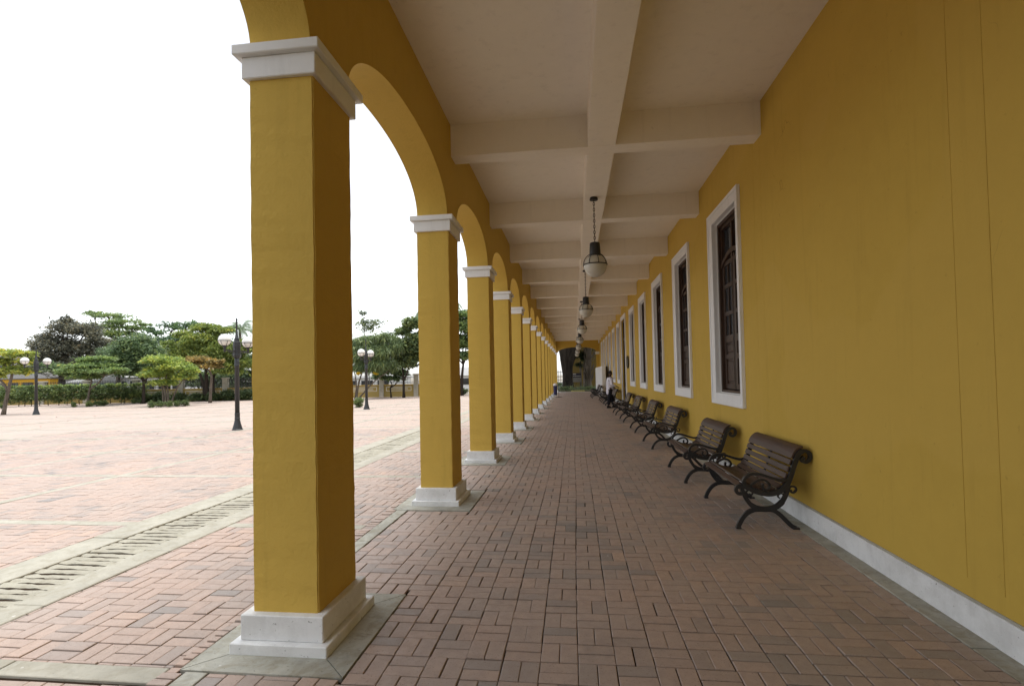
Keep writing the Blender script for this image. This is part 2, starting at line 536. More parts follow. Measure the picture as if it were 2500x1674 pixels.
def cut(rects, holes, mn=0.022):
    """subtract axis-aligned holes from rects (x0,x1,y0,y1)"""
    for hx0, hx1, hy0, hy1 in holes:
        out = []
        for x0, x1, y0, y1 in rects:
            if x1 <= hx0 or x0 >= hx1 or y1 <= hy0 or y0 >= hy1:
                out.append((x0, x1, y0, y1)); continue
            if x0 < hx0: out.append((x0, hx0, y0, y1))
            if x1 > hx1: out.append((hx1, x1, y0, y1))
            a, b = max(x0, hx0), min(x1, hx1)
            if y0 < hy0: out.append((a, b, y0, hy0))
            if y1 > hy1: out.append((a, b, hy1, y1))
        rects = [q for q in out if q[1] - q[0] > mn and q[3] - q[2] > mn]
    return rects

def lay_bricks(parent, rects, holes, view_only=True, gap=0.0026, seed=3, keep=300):
    """basket-weave bricks over rects; nearest become single objects, the rest one 'brick_paving' mesh"""
    rng = np.random.default_rng(seed)
    PX, PY, X0, Y0 = 0.2114, 0.2021, -0.013, 2.746
    out = []
    for (rx0, rx1, ry0, ry1) in rects:
        for j in range(math.floor((ry0 - Y0) / PY), math.ceil((ry1 - Y0) / PY)):
            near = [h for h in holes if h[2] < Y0 + (j + 1) * PY and h[3] > Y0 + j * PY]
            for i in range(math.floor((rx0 - X0) / PX), math.ceil((rx1 - X0) / PX)):
                x0, y0 = X0 + i * PX, Y0 + j * PY
                if view_only and x0 < -1.45 * max(y0, 0) - 1.6: continue
                if (i + j) % 2: rs = [(x0, x0 + PX, y0, y0 + PY / 2), (x0, x0 + PX, y0 + PY / 2, y0 + PY)]
                else: rs = [(x0, x0 + PX / 2, y0, y0 + PY), (x0 + PX / 2, x0 + PX, y0, y0 + PY)]
                for r in rs:
                    r = (max(r[0], rx0), min(r[1], rx1), max(r[2], ry0), min(r[3], ry1))
                    if r[1] - r[0] < 0.02 or r[3] - r[2] < 0.02: continue
                    out += cut([r], near)
    A = np.array(out)
    N = len(A)
    cx, cy = (A[:, 0] + A[:, 1]) / 2, (A[:, 2] + A[:, 3]) / 2
    hx = (A[:, 1] - A[:, 0]) / 2 - gap * 0.75 - rng.uniform(0, 0.0018, N)
    hy = (A[:, 3] - A[:, 2]) / 2 - gap * 1.05 - rng.uniform(0, 0.0026, N)
    cx = cx + rng.normal(0, 0.0013, N) + 0.006 * np.sin(cy * 1.1 + 0.7 * np.sin(cx * 2.3)) * (np.abs(cx - 0.1) < 1.7)
    cy = cy + rng.normal(0, 0.0016, N) + 0.005 * np.sin(cx * 2.7 + cy * 0.23)
    # gentle settling of the whole floor plus single bricks sitting proud or low
    low = 0.005 * np.sin(cx * 2.1 + 1.3 * np.sin(cy * 0.9)) * np.sin(cy * 1.7 + 0.6)
    cz = low + rng.normal(0, 0.0013, N) + np.where(rng.random(N) < 0.04, rng.normal(0, 0.003, N), 0)
    tx, ty = rng.normal(0, 0.006, N), rng.normal(0, 0.006, N)
    rot = rng.normal(0, 0.006, N)
    patch = 0.5 + 0.5 * np.sin(cx * 1.9 + 2 * np.sin(cy * 0.8)) * np.cos(cy * 1.3 + cx)
    tint = np.clip(0.3 + 0.3 * patch + rng.normal(0, 0.13, N), 0, 1)
    tint[rng.random(N) < 0.05] *= 0.35
    tint = np.clip(tint - 0.28 * (np.sin(cx * 4.3 + 1.7 * np.sin(cy * 2.1)) * np.sin(cy * 3.1 + 2 * np.sin(cx * 1.3)) > 0.82), 0, 1)
    V = brick_verts(cx, cy, hx, hy, cz, tx, ty, rot)
    # which show largest
    pu, pv, pd = project(np.stack([cx, cy, cz], 1))
    inside = (pd > 0.3) & (pu > -20) & (pu < 2520) & (pv > 0) & (pv < 1694)
    size = np.where(inside, 4 * hx * hy / np.maximum(pd, 0.3) ** 3, 0)
    order = np.argsort(-size)
    single = [k for k in order[:keep] if size[k] > 0]
    for k in single:
        q = V[k].copy()
        c = np.array([cx[k], cy[k], cz[k]])
        me = np_mesh('brick', q - c, BF, M['brick'], np.full(9, tint[k]))
        use('brick', me, parent, tuple(c))
    rest = np.ones(N, bool); rest[single] = False
    R = V[rest]
    n = len(R)
    F = (BF[None] + 12 * np.arange(n)[:, None, None]).reshape(-1, 4)
    o = use('brick_paving', np_mesh('brick_paving', R.reshape(-1, 3), F, M['brick'], np.repeat(tint[rest], 9)), parent)
    o['kind'] = 'stuff'
    return N

# ================================================================== SETTING
COLS = [2.955, 6.399, 9.528, 12.482, 15.444, 18.514, 21.45, 24.65, 27.8, 30.9, 34.0, 37.1, 40.2, 43.3, 47.95]
XL, XR, SD = -1.9434, -1.5317, 0.5312        # column shaft: outer face, inner face, depth
XW = 2.358                                    # plane of the long yellow wall
ZC = 4.92                                     # ceiling
END_Y = 47.0
DR0, DR1, DR2, DR3 = -5.02, -4.655, -4.115, -3.845   # drain: kerb / channel / kerb

# ground to the horizon
MB().add([(-900, -500, -0.06), (900, -500, -0.06), (900, 1500, -0.06), (-900, 1500, -0.06)], [(0, 1, 2, 3)]).build('ground', M['ground'])['kind'] = 'structure'

# walkway under the arcade
walk = MB().box(-2.17, XW + 0.3, -9, END_Y, -0.3, -0.016).build('walkway', M['joint'])
walk['kind'] = 'structure'
OB = 0.0941 + 0.177
holes_w = []
for y in COLS:
    holes_w.append((XL - OB, XR + OB, y - OB, y + SD + OB))
lay_bricks(walk, [(-2.03, 2.205, 1.9, END_Y)], holes_w, False, seed=5)

def wobble(me, amp, seed):
    r = np.random.default_rng(seed)
    for q in me.vertices:
        q.co += Vector(r.normal(0, amp, 3))

# slabs along the wall
y = 0.33
k = 0
while y < END_Y:
    L = 0.985
    o = MB().box(2.207, XW - 0.006, y + 0.004, min(y + L - 0.004, END_Y), -0.05, 0.004 + 0.002 * math.sin(k * 2.3), 0.004).build('border_slab', M['concrete'], walk)
    y += L
    k += 1
# grey edging strip between the column bases, and mitred slabs round each column base
prev = None
edge_runs = []
for i, y in enumerate(COLS):
    a = y - OB
    edge_runs.append(((COLS[i - 1] + SD + OB) if i else 0.4, a))
for (a, b) in edge_runs:
    n = max(1, round((b - a) / 0.95))
    for j in range(n):
        p, q = a + (b - a) * j / n, a + (b - a) * (j + 1) / n
        MB().box(-2.165, -2.034, p + 0.004, q - 0.004, -0.05, 0.006, 0.004).build('edging_slab', M['concrete'], walk)
def mitre_mesh(side):
    x0, x1 = XL - OB, XR + OB
    a, b = -OB, SD + OB
    xi0, xi1, yi0, yi1 = XL - 0.085, XR + 0.085, -0.085, SD + 0.085
    g = 0.004
    P = {'near': [(x0 + 2 * g, a + g), (x1 - 2 * g, a + g), (xi1 - g, yi0), (xi0 + g, yi0)],
         'far': [(x1 - 2 * g, b - g), (x0 + 2 * g, b - g), (xi0 + g, yi1), (xi1 - g, yi1)],
         'in': [(x1 - g, a + 2 * g), (x1 - g, b - 2 * g), (xi1, yi1 - g), (xi1, yi0 + g)],
         'out': [(x0 + g, b - 2 * g), (x0 + g, a + 2 * g), (xi0, yi0 + g), (xi0, yi1 - g)]}[side]
    return MB().prism(P, 'z', -0.05, 0.009).mesh('border_slab', M['concrete'])
MITRE = [mitre_mesh(s) for s in ('near', 'far', 'in', 'out')]
for y in COLS:
    for me in MITRE:
        use('border_slab', me, walk, (0, y, 0))

# plaza: far paving, joint bed nearer, bricks one by one nearest
NEAR_X, NEAR_Y = -17.0, 16.0
pl = MB()
pl.add([(-80, -20, -0.004), (NEAR_X, -20, -0.004), (NEAR_X, 44.2, -0.004), (-80, 33, -0.004)], [(0, 1, 2, 3)])
pl.add([(NEAR_X, NEAR_Y, -0.004), (-2.166, NEAR_Y, -0.004), (-2.166, 47.2, -0.004), (NEAR_X, 44.2, -0.004)], [(0, 1, 2, 3)])
plaza = pl.build('plaza', M['plaza'])
plaza['kind'] = 'structure'
MB().box(NEAR_X, -2.168, -9, NEAR_Y, -0.3, -0.016).build('joint_bed', M['joint'], plaza)
BANDS = [2.64 + 2.79 * k for k in range(0, 14)]
LBANDS = [-7.88, -10.82, -13.76, -16.7, -19.64, -22.6]
bw = 0.075
holes_p = [(XL - OB, XR + OB, y - OB, y + SD + OB) for y in COLS]
holes_p += [(DR0, DR3, -20, 80)]
holes_p += [(-80, -2.28, b - bw, b + bw) for b in BANDS]
holes_p += [(b - bw, b + bw, -20, 80) for b in LBANDS]
lay_bricks(plaza, [(NEAR_X, -2.285, 1.6, NEAR_Y)], holes_p, True, seed=9)
# soldier course of bricks on edge beside the edging strip
sol = []
y, k = 1.2, 0
n_s = 0
while y < 40:
    if not any(c - OB < y + 0.066 and y < c + SD + OB for c in [q for q in COLS]) or True:
        blocked = any(c - OB < y + 0.066 and y < c + SD + OB for c in COLS)
        x1 = -2.22 if blocked else -2.17
        x0 = -2.283 + random.uniform(-0.002, 0.002)
        q = MB().box(x0, x1, y + 0.007, y + 0.0585, -0.03, random.uniform(0.0, 0.014), 0.003)
        if y > 1.9 and n_s < 90:
            o = q.build('edging_brick', M['brick'], plaza)
            a_ = o.data.attributes.new('tint', 'FLOAT', 'FACE')
            a_.data.foreach_set('value', np.full(len(o.data.polygons), random.uniform(0.2, 0.8), np.float32))
            n_s += 1
        elif y > 1.9:
            sol.append(q)
    y += 0.0665
ms = MB()
for q in sol: ms.add(q.v, q.f)
o = ms.build('edging_brick_row', M['brick'], plaza)
o['kind'] = 'stuff'
a_ = o.data.attributes.new('tint', 'FLOAT', 'FACE')
a_.data.foreach_set('value', np.repeat(RNG.uniform(0.2, 0.8, len(sol)), len(sol[0].f)).astype(np.float32) if len(set(len(q.f) for q in sol)) == 1 else np.full(len(o.data.polygons), 0.5, np.float32))

# pale bands across and along the plaza, in slabs
n_b = 0
late = MB()
def band_slab(x0, x1, y0, y1):
    global n_b
    z = 0.003 + random.uniform(-0.002, 0.002)
    cxy = ((x0 + x1) / 2, (y0 + y1) / 2)
    if cxy[0] < -1.4 * cxy[1] - 2 or cxy[1] < 1.2: return
    if n_b < 240 and cxy[1] < 22 and cxy[0] > -20:
        n_b += 1
        MB().box(x0, x1, y0, y1, -0.04, z, 0.004).build('band_slab', M['concrete_light'], plaza)
    else:
        late.box(x0, x1, y0, y1, -0.04, z)
for b in BANDS:
    for (xa, xb) in ((DR3, -2.285), (-46, DR0)):
        if b > 36 and xa < -10: continue
        x = xb
        while x > xa + 0.05:
            L = 0.98
            x2 = max(x - L, xa)
            if not any(x2 < lb + bw and x > lb - bw for lb in LBANDS) or True:
                segs = cut([(x2 + 0.004, x - 0.004, b - bw + 0.004, b + bw - 0.004)], [(lb - bw, lb + bw, -20, 80) for lb in LBANDS] + holes_p[:15], 0.03)
                for s in segs: band_slab(*s)
            x = x2
for lb in LBANDS:
    y = 0.2
    while y < 36:
        band_slab(lb - bw + 0.004, lb + bw - 0.004, y + 0.004, y + 0.976)
        y += 0.98
late.build('band_paving', M['concrete_light'], plaza)['kind'] = 'stuff'

# drain: two rows of kerb slabs and a channel of rough stone slats
y = 2.2
while y < 45:
    for (a, b, ofs) in ((DR0, DR1, 0.35), (DR2, DR3, 0.0)):
        MB().box(a + 0.004, b - 0.004, y + ofs + 0.004, y + ofs + 1.176, -0.09, 0.006 + random.uniform(-0.003, 0.003), 0.006).build('kerb_slab', M['concrete_light'], plaza)
    y += 1.18
MB().box(DR1, DR2, 2.0, 45, -0.16, -0.032).build('drain_bed', M['bed'], plaza)
def slat_mesh(seed):
    r = random.Random(seed)
    bm = bmesh.new()
    bmesh.ops.create_grid(bm, x_segments=12, y_segments=3, size=0.5)
    top = bm.verts[:]
    for q in top:
        q.co.x *= (DR2 - DR1) - 0.012
        q.co.y *= 0.094
        e = abs(q.co.y) > 0.03
        sg_ = 1 if q.co.y > 0 else -1
        if e: q.co.y += sg_ * (r.uniform(-0.003, 0.002) - (0.011 * r.uniform(0.7, 1.3) if abs(q.co.x) < 0.15 else 0))
        q.co.z = r.uniform(-0.004, 0.004) - (0.007 if e else 0)
    ret = bmesh.ops.extrude_face_region(bm, geom=bm.faces[:])
    for q in ret['geom']:
        if isinstance(q, bmesh.types.BMVert): q.co.z -= 0.07
    return MB().bm(bm).mesh('drain_slat', M['stone'])
SL = [slat_mesh(s) for s in range(14)]
ns, y = 0, 2.5
rest = MB()
while y < 44:
    me = SL[random.randrange(14)]
    if ns < 300:
        o = use('drain_slat', me, plaza, ((DR1 + DR2) / 2, y, -0.004 + random.uniform(-0.006, 0.004)), random.choice((0, math.pi)) + random.gauss(0, 0.02))
    else:
        rest.box(DR1 + 0.006, DR2 - 0.006, y - 0.04, y + 0.04, -0.08, random.uniform(-0.014, -0.004))
    ns += 1
    y += 0.103
rest.build('drain_grating', M['stone'], plaza)['kind'] = 'stuff'

# end of the walkway: pale kerb, lawn patch
MB().box(-2.6, 2.6, END_Y + 0.002, END_Y + 0.55, -0.2, 0.012, 0.01).build('end_kerb', M['white'])['kind'] = 'structure'
MB().box(-9, 9, END_Y + 0.56, 75, -0.2, 0.0).build('garden_soil', M['soil'])['kind'] = 'structure'

# ================================================================== ARCADE BUILDING
bld = empty('arcade_building')
tag(bld, 'long yellow arcade building with white capitals, coffered ceiling and shuttered windows', 'building')

# columns: shared meshes
def shaft_mesh():
    bm = bmesh.new()
    bmesh.ops.create_cube(bm, size=1)
    for q in bm.verts:
        q.co = Vector(((XL + XR) / 2 + q.co.x * (XR - XL), SD / 2 + q.co.y * SD, (3.444 + 0.21) / 2 + q.co.z * (3.444 - 0.21)))
    bmesh.ops.bevel(bm, geom=[e for e in bm.edges if abs(e.verts[0].co.z - e.verts[1].co.z) > 1], offset=0.007, segments=2, affect='EDGES')
    vert = [e for e in bm.edges if abs(e.verts[0].co.z - e.verts[1].co.z) > 1]
    bmesh.ops.subdivide_edges(bm, edges=vert, cuts=60, use_grid_fill=True)
    from mathutils import noise as mn
    for q in bm.verts:
        d = mn.noise(q.co * 7.0) * 0.0035 + mn.noise(q.co * 31.0) * 0.0022
        q.co.x += d
        q.co.y += mn.noise(q.co * 9.0 + Vector((5, 3, 1))) * 0.004 + mn.noise(q.co * 33.0) * 0.002
    return MB().bm(bm).mesh('shaft', M['yellow_rough'])
def base_mesh():
    b = MB()
    b.box(XL - 0.0941, XR + 0.0941, -0.0941, SD + 0.0941, -0.05, 0.0711, 0.005)
    b.box(XL - 0.0513, XR + 0.0513, -0.0513, SD + 0.0513, 0.0712, 0.2193, 0.005)
    return b.mesh('plinth', M['white_dirty'])
def cap_mesh():
    b = MB()
    b.box(XL - 0.0311, XR + 0.0311, -0.0311, SD + 0.0311, 3.4419, 3.574, 0.005)
    b.box(XL - 0.0705, XR + 0.0705, -0.0705, SD + 0.0705, 3.5741, 3.635, 0.005)
    return b.mesh('capital', M['white'])
m_sh, m_ba, m_ca = shaft_mesh(), base_mesh(), cap_mesh()
for i, y in enumerate(COLS):
    c = empty('column', (0, y, 0), 0, bld)
    use('shaft', m_sh, c); use('plinth', m_ba, c); use('capital', m_ca, c)

# arcade wall with elliptical arches
XI, XO = -1.545, -1.935
BACK = [-0.35, -3.6, -6.8, -10.0]
allc = sorted(BACK + COLS)
TOPZ = 6.0
aw = MB()
so = MB()
ZS, RISE = 3.633, 0.592
def arc(y0, y1, n=44):
    o = []
    for k in range(n + 1):
        t = -math.cos(math.pi * k / n)
        o.append(((y0 + y1) / 2 + t * (y1 - y0) / 2, ZS + RISE * max(0.0, 1 - abs(t) ** 2.15) ** (1 / 2.15)))
    return o
for i in range(len(allc) - 1):
    y0, y1 = allc[i] + SD, allc[i + 1]
    pts = [(allc[i], ZS)] + arc(y0, y1)
    for (a, b) in zip(pts[:-1], pts[1:]):
        for x in (XI, XO):
            aw.add([(x, a[0], a[1]), (x, b[0], b[1]), (x, b[0], TOPZ), (x, a[0], TOPZ)], [(0, 1, 2, 3)])
    A = arc(y0, y1)
    so.add([(x, p[0], p[1]) for p in A for x in (XI, XO)], [(2 * k, 2 * k + 1, 2 * k + 3, 2 * k + 2) for k in range(len(A) - 1)], True)
aw.add([(XI, allc[-1], ZS), (XI, allc[-1] + SD, ZS), (XI, allc[-1] + SD, TOPZ), (XI, allc[-1], TOPZ)], [(0, 1, 2, 3)])
aw.add([(XO, allc[-1], ZS), (XO, allc[-1] + SD, ZS), (XO, allc[-1] + SD, TOPZ), (XO, allc[-1], TOPZ)], [(0, 1, 2, 3)])
aw.add([(XI, allc[0], TOPZ), (XO, allc[0], TOPZ), (XO, allc[-1] + SD, TOPZ), (XI, allc[-1] + SD, TOPZ)], [(0, 1, 2, 3)])
for y in BACK:
    aw.box(XL, XR, y, y + SD, 0, ZS)
aw.build('arcade_wall', M['yellow'], bld)
so.build('arch_soffit', M['yellow_rough'], bld)

# ceiling slab, parapet roof
MB().box(XI - 0.01, XW + 0.01, -10.5, 48.3, ZC, ZC + 0.3).build('ceiling', M['ceiling'], bld)
MB().box(XI - 0.02, 12, -10.6, 48.4, ZC + 0.31, TOPZ - 0.05).build('roof', M['concrete'], bld)
by = 6.677 - 5 * 3.197
beams = []
while by < 47.5:
    beams.append(by)
    if by > 1: MB().box(XI - 0.02, XW + 0.02, by, by + 0.265, 4.5047, ZC + 0.01, 0.004).build('beam', M['ceiling'], bld)
    else: MB().box(XI - 0.02, XW + 0.02, by, by + 0.265, 4.5047, ZC + 0.01).build('beam', M['ceiling'], bld)
    by += 3.197
MB().box(0.243, 0.5955, -10.4, 47.95, 4.5085, ZC + 0.012, 0.004).build('long_beam', M['ceiling'], bld)

# long wall with window openings, recessed control joints and a white baseboard
WY = [7.556 + 3.216 * k for k in range(13)]
WL, WZ0, WZ1 = 1.638, 1.075, 4.212
CW, CN, CF = 0.19, 0.13, 0.25
cuts = []      # (y0,y1,kind)
for k, y in enumerate(WY):
    if k == 5: cuts.append((23.95, 25.75, 'door'))
    elif y + WL < 47.5: cuts.append((y + CN - 0.006, y + WL - CF + 0.006, 'win'))
gro = [(3.235, 3.240), (3.517, 3.522), (6.752, 6.756), (6.998, 7.002)]
for b in beams[7:]:
    gro += [(b + 0.01, b + 0.013), (b + 0.25, b + 0.253)]
for a, b in gro: cuts.append((a, b, 'gro'))
cuts = sorted(c for c in cuts if c[0] < 47.4)
wl = MB()
y = -10.5
def wall_box(a, b, z0, z1, x=XW):
    if b - a > 1e-4: wl.box(x, XW + 0.4, a, b, z0, z1)
for a, b, kd in cuts:
    if a < y: continue
    wall_box(y, a, 0, ZC + 0.02)
    if kd == 'gro':
        wall_box(a, b, 0.31, ZC + 0.02, XW + 0.0025); wall_box(a, b, 0, 0.31)
    elif kd == 'win':
        wall_box(a, b, 0, WZ0 + 0.165); wall_box(a, b, WZ1 - CW + 0.006, ZC + 0.02)
    else:
        wall_box(a, b, WZ1 - 0.1, ZC + 0.02)
    y = b
wall_box(y, 48.3, 0, ZC + 0.02)
wl.build('wall', M['yellow'], bld)
# the rest of the building behind the wall
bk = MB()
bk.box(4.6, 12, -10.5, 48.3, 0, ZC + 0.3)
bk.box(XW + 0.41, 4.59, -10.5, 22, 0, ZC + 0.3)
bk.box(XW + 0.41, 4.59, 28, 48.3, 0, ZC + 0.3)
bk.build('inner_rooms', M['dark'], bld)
MB().box(XW + 0.3, 4.6, 22, 28, -0.05, -0.002).build('room_floor', M['concrete'], bld)
for a, b in ((-10.4, 23.72), (25.98, 47.6)):
    n = max(1, round((b - a) / 3.0))
    for j in range(n):
        p, q = a + (b - a) * j / n, a + (b - a) * (j + 1) / n
        if q < 1.5: continue
        MB().box(XW - 0.015, XW + 0.02, p, q - 0.0015, 0.0, 0.186, 0.003).build('baseboard', M['white_dirty'], bld)
lg = MB()
lg.box(XW - 0.008, XW + 0.02, -10.4, 23.7, 0.187, 0.203)
lg.build('mortar_ledge', M['concrete_light'], bld)

# windows
def window_meshes():
    xf = 2.310
    r = {}
    c = MB()
    def ringboxes(b, y0, y1, z0, z1, w, x0, x1, ch=0.006, wn=None, wf=None):
        wn, wf = wn or w, wf or w
        b.box(x0, x1, y0, y0 + wn, z0, z1, ch); b.box(x0, x1, y1 - wf, y1, z0, z1, ch)
        b.box(x0, x1, y0 + wn + 0.0005, y1 - wf - 0.0005, z1 - w, z1, ch); b.box(x0, x1, y0 + wn + 0.0005, y1 - wf - 0.0005, z0, z0 + w - 0.012, ch)
    ringboxes(c, 0, WL, WZ0, WZ1, CW, xf + 0.012, XW + 0.05, 0.006, CN, CF)
    ringboxes(c, 0.0, WL, WZ0 - 0.0, WZ1 + 0.0, 0.055, xf, xf + 0.0125, 0.003)
    r['casing'] = c.mesh('casing', M['white'])
    iy0, iy1, iz0, iz1 = CN, WL - CF, WZ0 + CW - 0.012, WZ1 - CW
    j = MB()
    j.box(XW + 0.04, XW + 0.22, iy0 - 0.003, iy0 + 0.012, iz0, iz1); j.box(XW + 0.04, XW + 0.22, iy1 - 0.012, iy1 + 0.003, iz0, iz1)
    j.box(XW + 0.041, XW + 0.219, iy0 + 0.0125, iy1 - 0.0125, iz1 - 0.012, iz1 + 0.003); j.box(XW + 0.041, XW + 0.219, iy0 + 0.0125, iy1 - 0.0125, iz0 - 0.003, iz0 + 0.012)
    r['jamb'] = j.mesh('jamb', M['white'])
    iy0, iy1, iz0, iz1 = iy0 + 0.0125, iy1 - 0.0125, iz0 + 0.0125, iz1 - 0.0125
    f = MB()
    x0, x1 = XW + 0.052, XW + 0.157
    ringboxes(f, iy0, iy1, iz0, iz1, 0.05, x0, x1, 0.004)
    # transom with arched lower rail
    ya, yb = iy0 + 0.051, iy1 - 0.051
    n = 16
    arcp = [(ya + (yb - ya) * k / n, 3.26 + 0.17 * math.sin(math.pi * k / n) ** 0.8) for k in range(n + 1)]
    f.prism(arcp + [(p[0], p[1] + 0.07) for p in arcp[::-1]], 'x', x0 + 0.03, x1 - 0.01)
    for q in (0.0, 0.5, 1.0):
        yy = ya + (yb - ya - 0.05) * q
        f.box(x0 + 0.04, x1 - 0.015, yy, yy + 0.05, 3.36, iz1 - 0.051)
    f.box(x0 + 0.041, x1 - 0.016, ya, yb, iz1 - 0.11, iz1 - 0.052)
    r['window_frame'] = f.mesh('window_frame', M['door_wood'])
    def leaf(side):
        s = MB()
        y0, y1 = (ya + 0.002, (ya + yb) / 2 - 0.002) if side == 0 else ((ya + yb) / 2 + 0.002, yb - 0.002)
        xa, xb = x0 + 0.05, x0 + 0.09
        zt = 3.40
        st = 0.085
        s.box(xa, xb, y0, y0 + st, iz0 + 0.052, 3.30, 0.004); s.box(xa, xb, y1 - st, y1, iz0 + 0.052, 3.30 + 0.11, 0.004) if side == 0 else (s.box(xa, xb, y0, y0 + st, iz0 + 0.052, 3.41, 0.004), s.box(xa, xb, y1 - st, y1, iz0 + 0.052, 3.30, 0.004))
        for z0, z1 in ((iz0 + 0.052, 1.40), (1.79, 1.87), (2.06, 2.17), (2.49, 2.55), (2.93, 2.99), (3.29, 3.36)):
            s.box(xa + 0.002, xb - 0.001, y0 + st - 0.002, y1 - st + 0.002, z0, z1)
        ym = (y0 + y1) / 2
        s.box(xa + 0.004, xb - 0.002, ym - 0.016, ym + 0.016, 2.169, 3.30)
        for z0, z1 in ((1.40, 1.79), (1.87, 2.06)):
            s.box(xb - 0.018, xb - 0.008, y0 + st - 0.001, y1 - st + 0.001, z0 + 0.0005, z1 - 0.0005)
            s.box(xa + 0.010, xb - 0.010, y0 + st + 0.03, y1 - st - 0.03, z0 + 0.035, z1 - 0.035, 0.008)
        panes = []
        for z0, z1 in ((2.17, 2.49), (2.55, 2.93), (2.99, 3.29)):
            for p, q in ((y0 + st, ym - 0.016), (ym + 0.016, y1 - st)):
                panes.append(MB().box(xb - 0.017, xb - 0.011, p - 0.001, q + 0.001, z0 - 0.001, z1 + 0.001).mesh('pane', M['glass']))
        tp = MB().box(xb - 0.004, xb + 0.002, y0 + 0.04, y1 - 0.02, 3.36, iz1 - 0.11).mesh('pane', M['glass'])
        return s.mesh('shutter', M['door_wood']), panes + [tp]
    r['leaves'] = [leaf(0), leaf(1)]
    r['back'] = MB().box(x1 + 0.002, x1 + 0.02, iy0, iy1, iz0, iz1).mesh('backing_board', M['dark'])
    return r
WM = window_meshes()
for k, y in enumerate(WY):
    if k == 5 or y + WL > 47.5: continue
    w = empty('window', (0, y, 0), 0, bld)
    for nm in ('casing', 'jamb', 'window_frame'): use(nm, WM[nm], w)
    use('backing_board', WM['back'], w)
    for sm, panes in WM['leaves']:
        use('shutter', sm, w)
        for p in panes: use('pane', p, w)

# doorway
dr = empty('door', (0, 23.75, 0), 0, bld)
c = MB()
c.box(2.312, XW + 0.06, 0.0, 0.19, 0.0, 4.31, 0.006); c.box(2.312, XW + 0.06, 2.01, 2.20, 0.0, 4.31, 0.006); c.box(2.312, XW + 0.06, 0.1905, 2.0095, 4.12, 4.31, 0.006)
c.build('casing', M['white'], dr)
c = MB()
c.box(XW + 0.061, XW + 0.16, 0.2, 0.26, 0, 4.11); c.box(XW + 0.061, XW + 0.16, 1.94, 2.0, 0, 4.11); c.box(XW + 0.061, XW + 0.16, 0.261, 1.939, 4.05, 4.11); c.box(XW + 0.062, XW + 0.15, 0.261, 1.939, 3.2, 3.28)
c.build('door_frame', M['door_wood'], dr)
MB().box(XW + 0.10, XW + 0.106, 0.261, 1.939, 3.281, 4.049).build('pane', M['glass'], dr)
lf = MB()
lf.box(XW + 0.165, XW + 0.93, 1.90, 1.935, 0.02, 3.18)
for z0, z1 in ((0.2, 0.9), (1.05, 1.9), (2.05, 3.0)):
    for a in (0.27, 0.60):
        lf.box(XW + a, XW + a + 0.25, 1.885, 1.8995, z0, z1, 0.005)
lf.build('door_leaf', M['door_wood'], dr)
nt = MB().box(XW + 0.36, XW + 0.52, 1.876, 1.8805, 2.55, 2.80).build('notice', M['white'], dr)
lf2 = MB().box(XW + 0.165, XW + 0.93, 0.265, 0.30, 0.02, 3.18).build('door_leaf', M['door_wood'], dr)

# end wall with a low arch
e0 = 48.02
ew = MB()
def endarc(t):
    return 3.70 + 0.40 * math.sqrt(max(0, 1 - t * t)) ** 1.0
n = 30
for k in range(n):
    t0, t1 = -1 + 2 * k / n, -1 + 2 * (k + 1) / n
    xa, xb = 0.335 + 1.735 * t0, 0.335 + 1.735 * t1
    za, zb = endarc(t0), endarc(t1)
    ew.add([(xa, e0, za), (xb, e0, zb), (xb, e0, ZC), (xa, e0, ZC)], [(0, 1, 2, 3)])
    ew.add([(xa, e0 + 0.4, za), (xb, e0 + 0.4, zb), (xb, e0 + 0.4, TOPZ), (xa, e0 + 0.4, TOPZ)], [(0, 1, 2, 3)])
    ew.add([(xa, e0, za), (xb, e0, zb), (xb, e0 + 0.4, zb), (xa, e0 + 0.4, za)], [(0, 1, 2, 3)])
ew.box(2.07, XW + 0.3, e0, e0 + 0.4, 0, ZC)
ew.box(XI - 0.03, -1.40, e0 + 0.001, e0 + 0.399, 3.633, ZC)
ew.build('end_wall', M['yellow'], bld)
MB().box(2.01, XW, e0 - 0.05, e0 + 0.45, 3.40, 3.63, 0.01).build('impost', M['white'], bld)
MB().box(2.27, XW, e0 - 0.35, e0 - 0.06, 4.40, 4.66, 0.01).build('bracket', M['white'], bld)
# ================================================================== OBJECTS
def crv(pts, n=5):
    """Catmull-Rom through 2D or 3D points"""
    P = [np.array(p, float) for p in pts]
    P = [2 * P[0] - P[1]] + P + [2 * P[-1] - P[-2]]
    o = []
    for i in range(1, len(P) - 2):
        for k in range(n):
            t = k / n
            o.append(tuple(0.5 * (2 * P[i] + (P[i + 1] - P[i - 1]) * t + (2 * P[i - 1] - 5 * P[i] + 4 * P[i + 1] - P[i + 2]) * t * t + (3 * P[i] - P[i - 1] - 3 * P[i + 1] + P[i + 2]) * t ** 3)))
    o.append(tuple(P[-2]))
    return o

def copy_thing(root, loc, label, rz=None):
    def cp(o, par):
        c = o.copy()
        COL.objects.link(c)
        if par is not None: c.parent = par
        for ch in [q for q in bpy.data.objects if q.parent == o]:
            cp(ch, c)
        return c
    c = cp(root, None)
    c.location = loc
    if rz is not None: c.rotation_euler.z = rz
    if label: c['label'] = label
    return c

